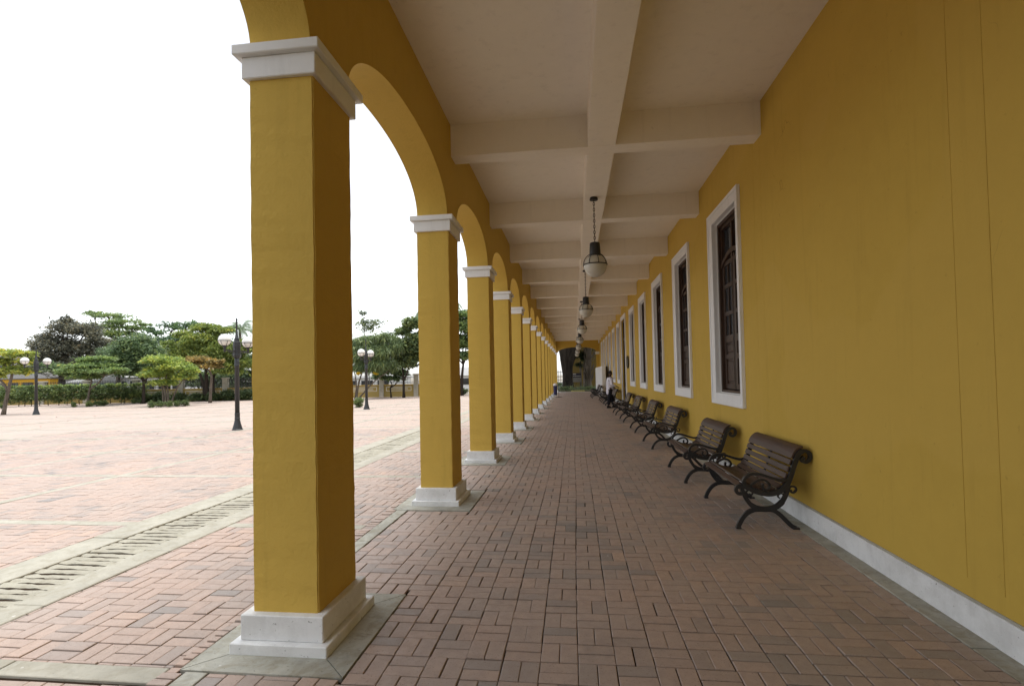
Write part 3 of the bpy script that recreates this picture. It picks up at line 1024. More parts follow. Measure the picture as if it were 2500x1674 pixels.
# ---------------------------------------------------------------- benches
RAIL = [(0.079, 0.435), (0.132, 0.412), (0.198, 0.38), (0.269, 0.36), (0.347, 0.355), (0.419, 0.375), (0.475, 0.413), (0.513, 0.463), (0.542, 0.526), (0.569, 0.607), (0.597, 0.688), (0.62, 0.742), (0.652, 0.777), (0.69, 0.785), (0.725, 0.765), (0.736, 0.725), (0.72, 0.687), (0.684, 0.673), (0.655, 0.693), (0.677, 0.725)]
ROLL = [(0.085, 0.432), (0.05, 0.437), (0.022, 0.42), (0.012, 0.39), (0.025, 0.36), (0.055, 0.352), (0.078, 0.37), (0.074, 0.396), (0.055, 0.398)]
ARM = [(0.515, 0.50), (0.45, 0.49), (0.385, 0.504), (0.308, 0.53), (0.242, 0.55), (0.175, 0.554), (0.124, 0.531), (0.092, 0.49), (0.095, 0.449), (0.121, 0.420)]
ARM2 = [(0.125, 0.418), (0.149, 0.435), (0.201, 0.47), (0.251, 0.493), (0.296, 0.489), (0.333, 0.456), (0.338, 0.421), (0.309, 0.395), (0.276, 0.406), (0.271, 0.435), (0.281, 0.455)]
OVAL = [(0.08, 0.373), (0.106, 0.31), (0.144, 0.252), (0.193, 0.217), (0.253, 0.201), (0.32, 0.201), (0.387, 0.219), (0.443, 0.26), (0.478, 0.312), (0.502, 0.37), (0.512, 0.428)]
FT1 = [(0.30, 0.192), (0.24, 0.194), (0.175, 0.188), (0.113, 0.156), (0.064, 0.1), (0.034, 0.042), (0.024, 0.012)]
FT2 = [(0.27, 0.192), (0.33, 0.193), (0.38, 0.182), (0.439, 0.136), (0.492, 0.079), (0.54, 0.032), (0.578, 0.014)]
S1 = [(0.094, 0.355), (0.131, 0.387), (0.167, 0.377), (0.172, 0.354), (0.155, 0.34), (0.141, 0.353)]
S2 = [(0.482, 0.335), (0.449, 0.357), (0.421, 0.344), (0.418, 0.323), (0.434, 0.309)]
S3 = [(0.520, 0.395), (0.527, 0.408), (0.547, 0.428), (0.58, 0.424), (0.593, 0.394), (0.567, 0.366), (0.54, 0.375), (0.547, 0.395)]
def frame_mesh():
    b = MB()
    d = 0.034
    r = crv(RAIL, 4)
    wd = [0.052 if i < 30 else (0.046 if i < 50 else 0.034) for i in range(len(r))]
    b.bar(r, wd, d)
    b.bar(crv(ROLL, 4), 0.032, d + 0.004)
    b.bar(crv(OVAL, 4), [0.05 if 8 < i < 30 else 0.04 for i in range(4 * 10 + 1)], d - 0.003)
    b.bar(crv(FT1, 4), 0.042, d - 0.005)
    b.bar(crv(FT2, 4), 0.042, d - 0.007)
    b.bar(crv(S1, 4), 0.016, 0.018); b.bar(crv(S2, 4), 0.015, 0.018); b.bar(crv(S3, 4), 0.019, 0.02)
    b.box(0.0, 0.052, -0.024, 0.024, 0, 0.02, 0.005)
    b.box(0.545, 0.612, -0.024, 0.024, 0, 0.021, 0.005)
    b.box(0.25, 0.33, -0.014, 0.014, 0.185, 0.21, 0.004)
    return b.mesh('side_frame', M['iron'])
def arm_mesh():
    b = MB()
    b.bar(crv(ARM, 4), 0.028, 0.04)
    b.bar(crv(ARM2, 4), 0.022, 0.028)
    return b.mesh('armrest', M['iron'])
m_fr, m_ar = frame_mesh(), arm_mesh()
BL = 1.31
def slat_meshes():
    r = crv(RAIL[:15], 8)
    P = [Vector((p[0], 0, p[1])) for p in r]
    cum = [0]
    for a, b in zip(P[:-1], P[1:]): cum.append(cum[-1] + (b - a).length)
    def at_s(s):
        i = max(j for j in range(len(cum)) if cum[j] <= s + 1e-9)
        i = min(i, len(P) - 2)
        t = (P[i + 1] - P[i]).normalized()
        return P[i] + t * (s - cum[i]), t
    out = []
    for s, w in [(0.028, 0.078), (0.106, 0.062), (0.178, 0.058), (0.248, 0.058), (0.318, 0.058), (0.404, 0.056), (0.478, 0.056), (0.551, 0.056), (0.624, 0.056), (0.697, 0.056)]:
        c, t = at_s(s)
        nrm = Vector((-t.z, 0, t.x))
        c = c + nrm * 0.036
        bm = bmesh.new()
        bmesh.ops.create_cube(bm, size=1)
        for q in bm.verts:
            v = q.co.copy()
            q.co = Vector((0, BL / 2, 0)) + c + t * (v.x * w) + nrm * (v.z * 0.021) + Vector((0, v.y * (BL - 0.01), 0))
        bmesh.ops.bevel(bm, geom=bm.edges[:], offset=0.004, segments=1, affect='EDGES')
        out.append(MB().bm(bm).mesh('slat', M['bench_wood']))
    pr = []
    for k in range(13):
        c, t = at_s(0.737 + 0.126 * k / 12)
        nrm = Vector((-t.z, 0, t.x))
        pr.append((c + nrm * 0.026, c + nrm * 0.046))
    cb = MB()
    cb.prism([(p[1].x, p[1].z) for p in pr] + [(p[0].x, p[0].z) for p in pr[::-1]], 'y', 0.005, BL - 0.005)
    out.append(cb.mesh('slat', M['bench_wood']))
    # front nose slat on the roll
    bm = bmesh.new()
    bmesh.ops.create_cube(bm, size=1)
    for q in bm.verts:
        v = q.co.copy()
        q.co = Vector((0.047, BL / 2 + v.y * (BL - 0.01), 0.444)) + Vector((0.052 * v.x, 0, 0.030 * v.x)) + Vector((-0.012, 0, 0.02)) * v.z
    bmesh.ops.bevel(bm, geom=bm.edges[:], offset=0.005, segments=1, affect='EDGES')
    out.append(MB().bm(bm).mesh('slat', M['bench_wood']))
    b = MB()
    b.bar([(p[0] - 0.0, p[1]) for p in crv(RAIL[:13], 3)], 0.02, 0.02, off=BL * 0.5)
    out2 = b.mesh('support_bar', M['iron'])
    return out, out2
m_sl, m_su = slat_meshes()
bench = empty('bench', (1.6, 5.575, 0))
tag(bench, 'nearest bench, dark wooden slats between scrolled black iron ends', 'bench', 'benches along the yellow wall')
for yy in (0.0, BL):
    use('side_frame', m_fr, bench, (0, yy, 0)); use('armrest', m_ar, bench, (0, yy, 0))
for me in m_sl: use('slat', me, bench)
use('support_bar', m_su, bench)
for (x, y, rz, lab) in [
    (1.54, 7.80, 0.0, 'second bench, just behind the nearest one and before the first window'),
    (1.57, 11.22, 0.01, 'third bench, standing below the gap after the nearest window'),
    (1.565, 14.27, -0.01, 'slatted bench fourth from the front, below the third window'),
    (1.55, 17.38, 0.0, 'slatted bench fifth from the front, below the fourth window'),
    (1.54, 20.42, 0.0, 'slatted bench just before the open doorway'),
    (1.50, 26.45, 0.0, 'bench just past the doorway, partly behind the man in the white jacket'),
    (1.47, 28.2, 0.0, 'bench between the man in the white jacket and the white cabinet, nearer one'),
    (1.45, 30.6, 0.0, 'bench between the man and the white cabinet, farther one'),
    (1.13, 34.4, 0.0, 'dark bench set further out in front of the white cabinet, nearer one'),
    (1.12, 36.9, 0.0, 'farthest dark bench in front of the white cabinet')]:
    copy_thing(bench, (x, y, 0), lab, rz)

# ---------------------------------------------------------------- pendant lamps
LX, LY = 0.392, 8.65
lamp = empty('pendant_lamp', (LX, LY, 0))
tag(lamp, 'nearest hanging globe lamp on a rusty chain under the ceiling beam', 'lamp', 'globe lamps hanging from the ceiling')
MB().lathe([(0.0, 4.465), (0.066, 4.465), (0.068, 4.48), (0.06, 4.508)], 20, smooth=False).build('canopy', M['iron'], lamp)
ch = MB()
z, k = 4.45, 0
while z > 3.77:
    V = []
    n, m_ = 12, 5
    pts = []
    for i in range(n + 1):
        a = 2 * math.pi * i / n
        p, q = 0.013 * math.cos(a), 0.030 * math.sin(a)
        pts.append((p, 0, z + q) if k % 2 else (0, p, z + q))
    ch.tube(pts, 0.0055, 5)
    z -= 0.047
    k += 1
ch.build('chain', M['chain'], lamp)
MB().lathe([(0.02, 3.775), (0.03, 3.76), (0.078, 3.755), (0.083, 3.74), (0.093, 3.56), (0.088, 3.535), (0.05, 3.535)], 20).build('lamp_cap', M['lamp_iron'], lamp)
MB().ball((0, 0, 3.375), 0.187, 24, 16).build('globe', M['opal_old'], lamp)
cg = MB().torus((0, 0, 3.392), 0.194, 0.0085, 'z', 28, 6)
for i in range(8):
    a = 2 * math.pi * (i + 0.3) / 8
    pts = []
    for j in range(9):
        e = j / 8 * math.radians(64)
        pts.append((0.197 * math.cos(e) * math.cos(a), 0.197 * math.cos(e) * math.sin(a), 3.392 + 0.185 * math.sin(e) * 1.05))
    cg.tube(pts, 0.0065, 5)
cg.build('cage', M['iron'], lamp)
for k, lab in enumerate(['second hanging globe lamp, seen just left of and below the nearest one', 'third hanging globe lamp along the ceiling', 'hanging globe lamp fourth from the front', 'hanging globe lamp fifth from the front', 'hanging globe lamp second from the far arch', 'hanging globe lamp nearest the far arch']):
    copy_thing(lamp, (LX - 0.012 * (k + 1), LY + (6.05, 12.3, 18.95, 25.6, 32.4, 39.0)[k], 0), lab)

# ---------------------------------------------------------------- lamp posts
post = empty('lamp_post', (-11.04, 16.0, 0))
tag(post, 'tall black twin globe lamp post standing just left of the nearest column', 'lamp post', 'twin globe lamp posts on the plaza')
MB().lathe([(0.17, 0), (0.17, 0.02), (0.155, 0.035), (0.105, 0.22), (0.078, 0.34), (0.086, 0.35), (0.086, 0.39), (0.078, 0.40), (0.082, 0.55), (0.076, 0.56)], 16, smooth=False).build('base', M['lamp_iron'], post)
MB().lathe([(0.072, 0.55), (0.066, 2.08), (0.078, 2.09), (0.078, 2.14), (0.07, 2.15), (0.078, 2.2), (0.07, 2.22), (0.07, 2.40)], 14).build('pole', M['lamp_iron'], post)
hb = MB()
hb.lathe([(0.085, 2.36), (0.12, 2.46), (0.112, 2.50), (0.112, 2.70), (0.122, 2.71), (0.122, 2.80), (0.115, 2.81), (0.115, 2.89), (0.085, 2.91), (0.08, 3.0)], 8, smooth=False)
hb.build('lamp_housing', M['lamp_iron'], post)
MB().lathe([(0.08, 2.995), (0.06, 3.02), (0.034, 3.18), (0.034, 3.22), (0.027, 3.24), (0.024, 3.52), (0.034, 3.53), (0.034, 3.56), (0.02, 3.58), (0.032, 3.62), (0.03, 3.65), (0.012, 3.68), (0.004, 3.71)], 12).build('finial', M['lamp_iron'], post)
for s in (-1, 1):
    a = MB()
    a.box(-0.022, 0.022, s * 0.10 if s > 0 else -0.64, 0.64 if s > 0 else s * 0.10, 2.575, 2.615)
    a.box(-0.012, 0.012, s * 0.10 if s > 0 else -0.40, 0.40 if s > 0 else s * 0.10, 2.53, 2.55)
    a.tube([(0, s * 0.10, 2.36), (0, s * 0.2, 2.40), (0, s * 0.26, 2.48), (0, s * 0.2, 2.53)], 0.014, 5)
    a.lathe([(0.028, 2.54), (0.03, 2.66), (0.045, 2.70), (0.075, 2.735), (0.06, 2.76)], 10, (0, s * 0.6, 0))
    a.build('arm', M['lamp_iron'], post)
    MB().ball((0, s * 0.6, 2.925), 0.19, 22, 14).build('globe', M['opal'], post)
    c = MB().torus((0, s * 0.6, 2.90), 0.195, 0.009, 'z', 24, 5)
    for i in range(6):
        q = 2 * math.pi * (i + 0.5) / 6
        c.tube([(0.196 * math.cos(e) * math.cos(q), s * 0.6 + 0.196 * math.cos(e) * math.sin(q), 2.915 + 0.196 * math.sin(e)) for e in [-0.05 - 0.25 * j for j in range(6)]], 0.007, 4)
    c.build('cage', M['lamp_iron'], post)
copy_thing(post, (-29.2, 25.2, 0), 'twin globe lamp post far out by the long trimmed hedge')
copy_thing(post, (-10.74, 26.05, 0), 'twin globe lamp post seen between the first and second columns')

# ---------------------------------------------------------------- plants
def leaf_cloud(name, clumps, n, size, aspect, mat, parent, seed, droop=0.0, flat=0.5, cl_r=0.3, per=26, tint=(0.2, 0.65), shell=0.55, flip=True):
    rng = np.random.default_rng(seed)
    C = np.array([c[0] for c in clumps], float); R = np.array([c[1] for c in clumps], float)
    w = (R[:, 0] * R[:, 2]) ** 0.9 * np.array([c[2] if len(c) > 2 else 1.0 for c in clumps]); w = w / w.sum()
    nc = max(8, n // per)
    ci = rng.choice(len(C), nc, p=w)
    d = rng.normal(size=(nc, 3)); d /= np.linalg.norm(d, axis=1)[:, None]
    if flip: d[:, 2] = np.where(d[:, 2] < -0.45, -d[:, 2] * 0.6, d[:, 2])
    sub = C[ci] + d * R[ci] * rng.uniform(shell, 1.0, nc)[:, None] ** 0.8
    sr = R[ci].mean(1)[:, None] * cl_r * rng.uniform(0.5, 1.25, nc)[:, None] * np.array([1, 1, flat])
    st = rng.uniform(tint[0], tint[1], nc)
    li = rng.integers(0, nc, n)
    g = rng.normal(size=(n, 3)) * 0.62
    p = sub[li] + g * sr[li]
    p[:, 2] = np.maximum(p[:, 2], 0.03)
    az = rng.uniform(0, 2 * np.pi, n)
    el = rng.normal(-droop, 0.45, n)
    D = np.stack([np.cos(az) * np.cos(el), np.sin(az) * np.cos(el), np.sin(el)], 1)
    up = rng.normal(size=(n, 3)) * 0.55 + np.array([0, 0, 1.0])
    S = np.cross(D, up); S /= np.linalg.norm(S, axis=1)[:, None] + 1e-9
    N = np.cross(S, D)
    L = size * rng.uniform(0.6, 1.3, n)[:, None]
    W = L * aspect
    fold = 0.15
    V = np.stack([p, p + D * L * 0.45 + S * W * 0.5 + N * W * fold, p + D * L - np.array([0, 0, 1]) * L * 0.15 * (droop > 0.3), p + D * L * 0.45 - S * W * 0.5 + N * W * fold], 1)
    F = np.arange(4 * n).reshape(n, 4)
    tv = np.clip(st[li] + rng.normal(0, 0.13, n), 0, 1)
    return use(name, np_mesh(name, V.reshape(-1, 3), F, mat, tv), parent)

def clumps_px(y, L, base, squash=0.9):
    o = []
    for q in L:
        u, v, ru, rv = q[:4]
        yy = y + (q[4] if len(q) > 4 else 0)
        c = at(u, v, yy)
        s = depth_of(c) / FPX
        o.append(((c.x - base[0], c.y - base[1], c.z - base[2]), (ru * s, ru * s * squash, rv * s)))
    return o

LEAF = {}
def leaf_mat(name, col, trans=0.35):
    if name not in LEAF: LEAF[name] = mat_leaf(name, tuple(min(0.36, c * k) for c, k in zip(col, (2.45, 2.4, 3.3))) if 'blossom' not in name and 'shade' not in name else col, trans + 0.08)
    return LEAF[name]
BARK = {'grey': mat_bark('grey_bark', (0.15, 0.125, 0.10)), 'dark': mat_bark('dark_bark', (0.05, 0.040, 0.032), 3.0), 'pale': mat_bark('pale_bark', (0.19, 0.16, 0.125), 5.0), 'black': mat_bark('blackish_bark', (0.05, 0.042, 0.034), 4.0)}

def px_path(y, pts, base):
    return [tuple(at(p[0], p[1], y + (p[2] if len(p) > 2 else 0)) - Vector(base)) for p in pts]

TREES = []
def tree(label, y, trunks, crown, n, size, col, cname, seed, aspect=0.5, bark='grey', droop=0.0, flat=0.5, name='tree', cat='tree', group='trees round the plaza', tint=(0.2, 0.65), r0=0.13, cl_r=0.34, limbs=True, per=26, trans=0.4, dens=1.9, shell=0.25):
    u0, v0 = trunks[0][0][:2]
    b = at(u0, v0, y)
    base = Vector((b.x, b.y, 0.0))
    t = empty(name, tuple(base))
    tag(t, label, cat, group)
    C = clumps_px(y, crown, base)
    tb = MB()
    rg = random.Random(seed)
    for j, tr in enumerate(trunks):
        pp = crv(px_path(y, tr, base), 4)
        pp[0] = (pp[0][0], pp[0][1], min(pp[0][2], -0.02) if j == 0 else pp[0][2])
        k = len(pp)
        rr = r0 * (1.0 if j == 0 else 0.75)
        tb.tube(pp, [rr * (1.25 if i == 0 else 1 - 0.5 * i / k) for i in range(k)], 8)
    tops = [Vector(px_path(y, tr, base)[-1]) for tr in trunks]
    if limbs:
        for c, r, *_ in C:
            c = Vector(c)
            s = min(tops, key=lambda q: (q - c).length)
            mid = s.lerp(c, 0.5) + Vector((rg.uniform(-.1, .1), rg.uniform(-.1, .1), -0.08)) * (c - s).length
            tb.tube(crv([tuple(s), tuple(mid), tuple(c)], 4), [r0 * 0.45 * (1 - 0.75 * i / 8) for i in range(9)], 5)
            for _ in range(3):
                e = c + Vector((rg.uniform(-1, 1) * r[0], rg.uniform(-1, 1) * r[1], rg.uniform(-0.2, 0.9) * r[2])) * 0.85
                tb.tube([tuple(mid.lerp(c, 0.6)), tuple(c.lerp(e, 0.5) + Vector((0, 0, 0.05))), tuple(e)], [r0 * 0.2, r0 * 0.14, r0 * 0.06], 4)
    tb.build('trunk', BARK[bark], t)
    leaf_cloud('crown', C, int(n * dens), size, aspect, leaf_mat(cname, col, trans), t, seed, droop, flat, cl_r, per, tint, shell)
    return t

GR = 'trees round the plaza'
tree('dense dark foliage low behind the railings, right of the broad tree trunks', 46.5, [[(560, 960), (560, 935), (556, 915)]],
     [(470, 925, 42, 18), (535, 922, 50, 22), (600, 922, 45, 24), (640, 915, 30, 28), (500, 940, 50, 14), (575, 942, 50, 14), (450, 905, 30, 20), (620, 880, 30, 24)], 9000, 0.26, (0.050, 0.075, 0.028), 'dark_backdrop_leaf', 20, 0.5, 'dark', r0=0.16)
tree('loose green tree behind the hedge between the dusky tree and the forked trunk', 47, [[(290, 960), (290, 930), (292, 905)]],
     [(285, 885, 34, 26), (255, 898, 28, 18), (315, 905, 26, 18), (270, 860, 30, 22), (120, 898, 40, 12), (75, 905, 26, 10), (330, 870, 40, 34), (370, 905, 40, 22), (235, 912, 40, 12)], 6500, 0.26, (0.06, 0.095, 0.034), 'mid_green_leaf', 19, 0.5, 'dark', r0=0.14)
tree('young leaning tree with sparse lime leaves at the left end of the plaza', 25.6, [[(8, 1013), (18, 962), (27, 925), (33, 895)], [(20, 955), (8, 935), (-8, 922)]],
     [(30, 866, 36, 9), (62, 884, 20, 10), (4, 884, 26, 10), (22, 905, 30, 9), (60, 907, 20, 9), (76, 864, 11, 7), (-12, 918, 20, 9)], 1500, 0.26, (0.115, 0.165, 0.028), 'lime_sparse_leaf', 21, 0.5, flat=0.35, tint=(0.2, 0.85), r0=0.10, per=14)
tree('large dusky tree with grey-purple foliage standing behind the hedge', 52, [[(150, 955), (153, 900), (160, 850)]],
     [(165, 805, 42, 26), (118, 835, 40, 26), (210, 812, 40, 28), (160, 852, 58, 32), (98, 862, 30, 22), (215, 858, 38, 28), (160, 785, 16, 14), (238, 838, 30, 25), (130, 885, 55, 26), (200, 890, 50, 26), (250, 870, 30, 30), (90, 880, 25, 25), (170, 910, 60, 16)], 15000, 0.30, (0.070, 0.076, 0.043), 'dusky_leaf', 22, 0.5, 'dark', r0=0.35, flat=0.45)
tree('tall flat-topped tree rising highest behind the dusky tree', 60, [[(290, 950), (288, 890), (282, 830)]],
     [(262, 772, 52, 7), (300, 787, 46, 6), (262, 800, 60, 8), (332, 802, 28, 6), (295, 816, 58, 9), (352, 793, 16, 3), (225, 765, 20, 4), (300, 840, 50, 14)], 9000, 0.30, (0.085, 0.125, 0.035), 'fresh_leaf', 23, 0.5, r0=0.3, flat=0.3, dens=1.0)
tree('mid green spreading tree with a thin forked trunk beside the end of the hedge', 37.2, [[(350, 986), (351, 950), (350, 925), (345, 905)], [(351, 935), (362, 918), (372, 905)], [(350, 928), (335, 915), (322, 905)]],
     [(330, 838, 42, 20), (300, 862, 34, 22), (355, 862, 42, 22), (330, 885, 50, 18), (306, 905, 36, 11), (370, 895, 28, 14), (330, 862, 48, 34), (340, 895, 45, 16), (320, 912, 40, 12), (285, 895, 25, 16)], 13000, 0.22, (0.062, 0.105, 0.034), 'mid_green_leaf', 24, 0.5, 'dark', r0=0.12)
tree('dark green tree behind the fence, in the middle of the tree line', 50, [[(410, 958), (408, 900), (412, 850)]],
     [(375, 812, 26, 18), (420, 800, 36, 18), (462, 797, 32, 14), (400, 842, 50, 28), (452, 832, 45, 24), (345, 840, 30, 20), (330, 870, 40, 30), (400, 880, 55, 30), (460, 880, 50, 28), (370, 905, 60, 18), (450, 910, 50, 16), (520, 850, 50, 40), (560, 890, 45, 28), (290, 880, 40, 30)], 9000, 0.28, (0.05, 0.09, 0.032), 'deep_green_leaf', 25, 0.5, 'dark', r0=0.25)
tree('broad yellow-green tree spreading in front of the fence beside the palm', 40.2, [[(505, 972), (504, 930), (503, 898)], [(521, 972), (520, 925), (531, 892)], [(499, 972), (497, 940), (486, 905)]],
     [(450, 816, 26, 10), (500, 800, 36, 12), (545, 808, 30, 13), (430, 850, 34, 16), (482, 845, 45, 18), (540, 850, 40, 20), (562, 888, 28, 18), (505, 878, 40, 12), (577, 868, 20, 18), (412, 838, 15, 8), (600, 850, 25, 25), (605, 890, 22, 20), (470, 865, 50, 18), (530, 868, 45, 18), (450, 890, 30, 12), (555, 905, 40, 10), (500, 830, 50, 22)], 17000, 0.24, (0.10, 0.135, 0.026), 'yellow_green_leaf', 26, 0.42, 'dark', droop=0.35, r0=0.2, flat=0.4)
tree('small tree with dry brownish leaves in front of the broad yellow-green tree', 36.6, [[(513, 978), (515, 940), (516, 915), (505, 898)]],
     [(490, 880, 30, 9), (474, 894, 25, 10), (512, 893, 26, 8), (458, 878, 15, 6), (530, 884, 18, 6)], 1900, 0.24, (0.125, 0.105, 0.030), 'brownish_leaf', 27, 0.55, r0=0.11, tint=(0.1, 0.8))
tree('bright lime tree on several stems behind the row of five clipped bushes', 32.6, [[(405, 986), (402, 950), (390, 925)], [(411, 986), (409, 945), (406, 915)], [(417, 986), (430, 952), (444, 930)], [(399, 985), (397, 955), (395, 930)]],
     [(400, 880, 38, 12), (366, 880, 20, 11), (430, 898, 40, 14), (386, 914, 40, 13), (450, 920, 26, 11), (402, 935, 35, 7), (368, 905, 15, 10), (470, 905, 14, 8)], 8000, 0.20, (0.105, 0.17, 0.03), 'bright_lime_leaf', 28, 0.5, r0=0.075, flat=0.4, tint=(0.3, 0.8))
tree('small layered tree with flat tiers of leaves in front of the hedge', 34.4, [[(213, 994), (216, 968), (220, 945), (224, 928)], [(219, 950), (240, 935), (256, 917)]],
     [(236, 876, 45, 4), (206, 882, 20, 4), (226, 893, 58, 5), (180, 905, 36, 6), (240, 907, 60, 6), (286, 904, 28, 6), (160, 913, 18, 6), (205, 921, 36, 5)], 7500, 0.20, (0.085, 0.13, 0.034), 'layered_leaf', 29, 0.5, r0=0.085, flat=0.25)
tree('feathery tree with long drooping narrow leaves behind the far lamp post', 39.5, [[(870, 978), (876, 935), (892, 885)], [(866, 978), (870, 940), (864, 900)], [(876, 972), (915, 930), (950, 905)]],
     [(900, 832, 35, 15), (942, 826, 32, 16), (878, 852, 26, 18), (925, 860, 42, 18), (962, 850, 22, 18), (880, 880, 26, 14), (935, 885, 36, 11), (850, 850, 25, 25), (905, 855, 45, 28), (930, 890, 40, 18), (890, 895, 30, 12)], 13000, 0.46, (0.072, 0.105, 0.035), 'narrow_drooping_leaf', 30, 0.13, droop=0.75, r0=0.08, flat=0.6)
tree('large-leaved tree with a slim dark trunk, left of the second column', 40.8, [[(986, 970), (985, 925), (981, 885)], [(985, 930), (994, 910), (998, 890)]],
     [(1006, 792, 24, 15), (986, 812, 18, 12), (1010, 832, 28, 22), (986, 852, 26, 22), (1012, 876, 26, 16), (990, 892, 30, 9), (1040, 842, 24, 40), (1050, 800, 24, 20), (1005, 850, 32, 30), (985, 880, 28, 18)], 9000, 0.30, (0.075, 0.105, 0.035), 'large_leaf', 31, 0.6, 'dark', r0=0.12, tint=(0.15, 0.7))
tree('leafy tree seen in the narrow gap between the second and third columns', 43.5, [[(1127, 966), (1128, 920), (1131, 890)], [(1120, 964), (1122, 915)]],
     [(1132, 772, 28, 12), (1130, 800, 32, 20), (1132, 842, 32, 20), (1130, 874, 32, 14), (1096, 835, 28, 40), (1168, 830, 30, 45)], 6000, 0.32, (0.075, 0.115, 0.034), 'broad_leaf', 32, 0.6, 'dark', r0=0.15)
tree('thin straggly tree reaching above the feathery tree', 47, [[(905, 960), (897, 880), (890, 810), (886, 775)]],
     [(890, 790, 24, 9), (918, 790, 20, 7), (886, 766, 11, 7), (902, 803, 32, 8)], 800, 0.26, (0.075, 0.10, 0.04), 'straggly_leaf', 33, 0.5, r0=0.05, per=6, shell=0.0, cl_r=0.5, flat=0.8, dens=1.0)
tree('low gnarled tree in front of the panelled wall', 41.6, [[(955, 966), (953, 948), (957, 938), (950, 925)], [(955, 945), (966, 937), (974, 925)]],
     [(945, 908, 30, 12), (978, 912, 22, 12), (925, 920, 18, 8), (960, 925, 28, 6)], 1800, 0.22, (0.06, 0.095, 0.032), 'gnarled_leaf', 34, 0.5, 'dark', r0=0.07, per=16)
for (u, v, y, rr) in ((876, 913, 38.5, 7), (917, 914, 38.5, 9)):
    c = at(u, v, y)
    s = depth_of(c) / FPX
    o = leaf_cloud('blossom_spray', [((0, 0, 0), (rr * s * .5, rr * s * .5, rr * s * .6))], 70, 0.14, 0.8, leaf_mat('yellow_blossom', (0.55, 0.42, 0.02), 0.3), None, int(u), per=10)
    o.location = c
    tag(o, ('yellow blossom spray left of the far lamp post pole' if u < 900 else 'yellow blossom spray right of the far lamp post pole'), 'flowers', 'yellow blossom sprays')

# palms
def palm(label, u, v, y, fl, nf, seed, vb):
    b = at(u, vb, y)
    top = at(u, v, y)
    s = depth_of(top) / FPX
    base = Vector((top.x, top.y, 0))
    t = empty('palm_tree', tuple(base))
    tag(t, label, 'palm tree', GR)
    h = top.z
    MB().tube(crv([(0, 0, -0.05), (0.05, 0, h * 0.5), (0, 0, h)], 5), [0.24, 0.21, 0.19, 0.18, 0.17, 0.16, 0.16, 0.15, 0.15, 0.14, 0.14], 10).build('trunk', BARK['grey'], t)
    rng = np.random.default_rng(seed)
    for k in range(nf):
        az = 2 * math.pi * k / nf + rng.normal(0, 0.15)
        e0_ = rng.uniform(0.05, 1.25)
        L = fl * s * rng.uniform(0.8, 1.1)
        pts = []
        p = np.array([0, 0, h])
        e = e0_
        for j in range(13):
            pts.append(p.copy())
            d = np.array([math.cos(az) * math.cos(e), math.sin(az) * math.cos(e), math.sin(e)])
            p = p + d * L / 12
            e -= 0.13 + 0.012 * j
        V, F, T = [], [], []
        side = np.array([-math.sin(az), math.cos(az), 0])
        for j in range(1, 13):
            for q in range(4):
                f = q / 4
                pp = pts[j - 1] * (1 - f) + pts[j] * f
                d = pts[j] - pts[j - 1]; d = d / np.linalg.norm(d)
                ll = L * 0.26 * math.sin(math.pi * min(0.97, 0.12 + (j - 1 + f) / 12 * 0.85)) ** 0.7
                for sgn in (-1, 1):
                    tip = pp + side * sgn * ll * 0.75 + d * ll * 0.45 + np.array([0, 0, -0.45 * ll - rng.uniform(0, 0.15) * ll])
                    mid = (pp + tip) / 2 + np.array([0, 0, 0.08 * ll])
                    wv = d * ll * 0.045
                    b0 = len(V)
                    V += [pp - wv * 0.4, mid - wv, tip, mid + wv]
                    F.append((b0, b0 + 1, b0 + 2, b0 + 3)); T.append(rng.uniform(0.2, 0.7))
        use('frond', np_mesh('frond', V, F, leaf_mat('palm_leaf', (0.07, 0.105, 0.045)), T), t)
palm('palm with feathery fronds rising behind the nearest lamp post', 586, 803, 55, 58, 16, 41, 960)
palm('palm whose drooping fronds show either side of the second column', 1066, 748, 50, 78, 18, 42, 950)

# hedge and bushes
LEAF_H = leaf_mat('hedge_leaf', (0.062, 0.092, 0.026), 0.3)
def bush(label, x, y, rx, rz, n, seed, group, size=0.10, mat=None, zc=None, name='bush', tint=(0.2, 0.65)):
    t = empty(name, (x, y, 0))
    tag(t, label, 'bush', group)
    zc = rz * 1.02 if zc is None else zc
    leaf_cloud('foliage', [((0, 0, zc), (rx, rx * 0.9, rz))], n, size, 0.55, mat or LEAF_H, t, seed, shell=0.25, cl_r=0.32, tint=tint, flip=False, flat=0.8)
    b = MB()
    rg = random.Random(seed)
    for k in range(4):
        a = rg.uniform(0, 6.28)
        b.tube([(0.04 * math.cos(a), 0.04 * math.sin(a), -0.02), (0.4 * rx * math.cos(a), 0.4 * rx * math.sin(a), zc * 0.7), (0.7 * rx * math.cos(a), 0.7 * rx * math.sin(a), zc * 1.2)], [0.02, 0.015, 0.008], 4)
    b.build('stem', BARK['grey'], t)
def px_ground(u, v):
    d = _r * ((u - 1248.26) / FPX) - _u * ((v - 885.57) / FPX) + _f
    return Vector((0, 0, CAM_H)) + d * (-CAM_H / d.z)
def px_bush(label, u, v, wpx, hpx, seed, group, n=700, **kw):
    g = px_ground(u, v)
    s = depth_of(g) / FPX
    g.y += wpx * s * 0.3
    kw.setdefault('size', 0.075)
    bush(label, g.x, g.y, wpx * s / 2 * 0.9, hpx * s / 2 * 0.95, int(n * 2.2), seed, group, **kw)
GB = 'clipped bushes on the plaza'
px_bush('small clipped bush standing alone, left of the layered tree', 177, 994, 14, 14, 51, GB, 350)
px_bush('clipped bush just left of the layered tree trunk', 211, 993, 22, 15, 52, GB, 500)
px_bush('clipped bush just right of the layered tree trunk', 232, 992, 22, 15, 53, GB, 500)
px_bush('clipped bush at the right end of the row under the layered tree', 249, 991, 19, 14, 54, GB, 450)
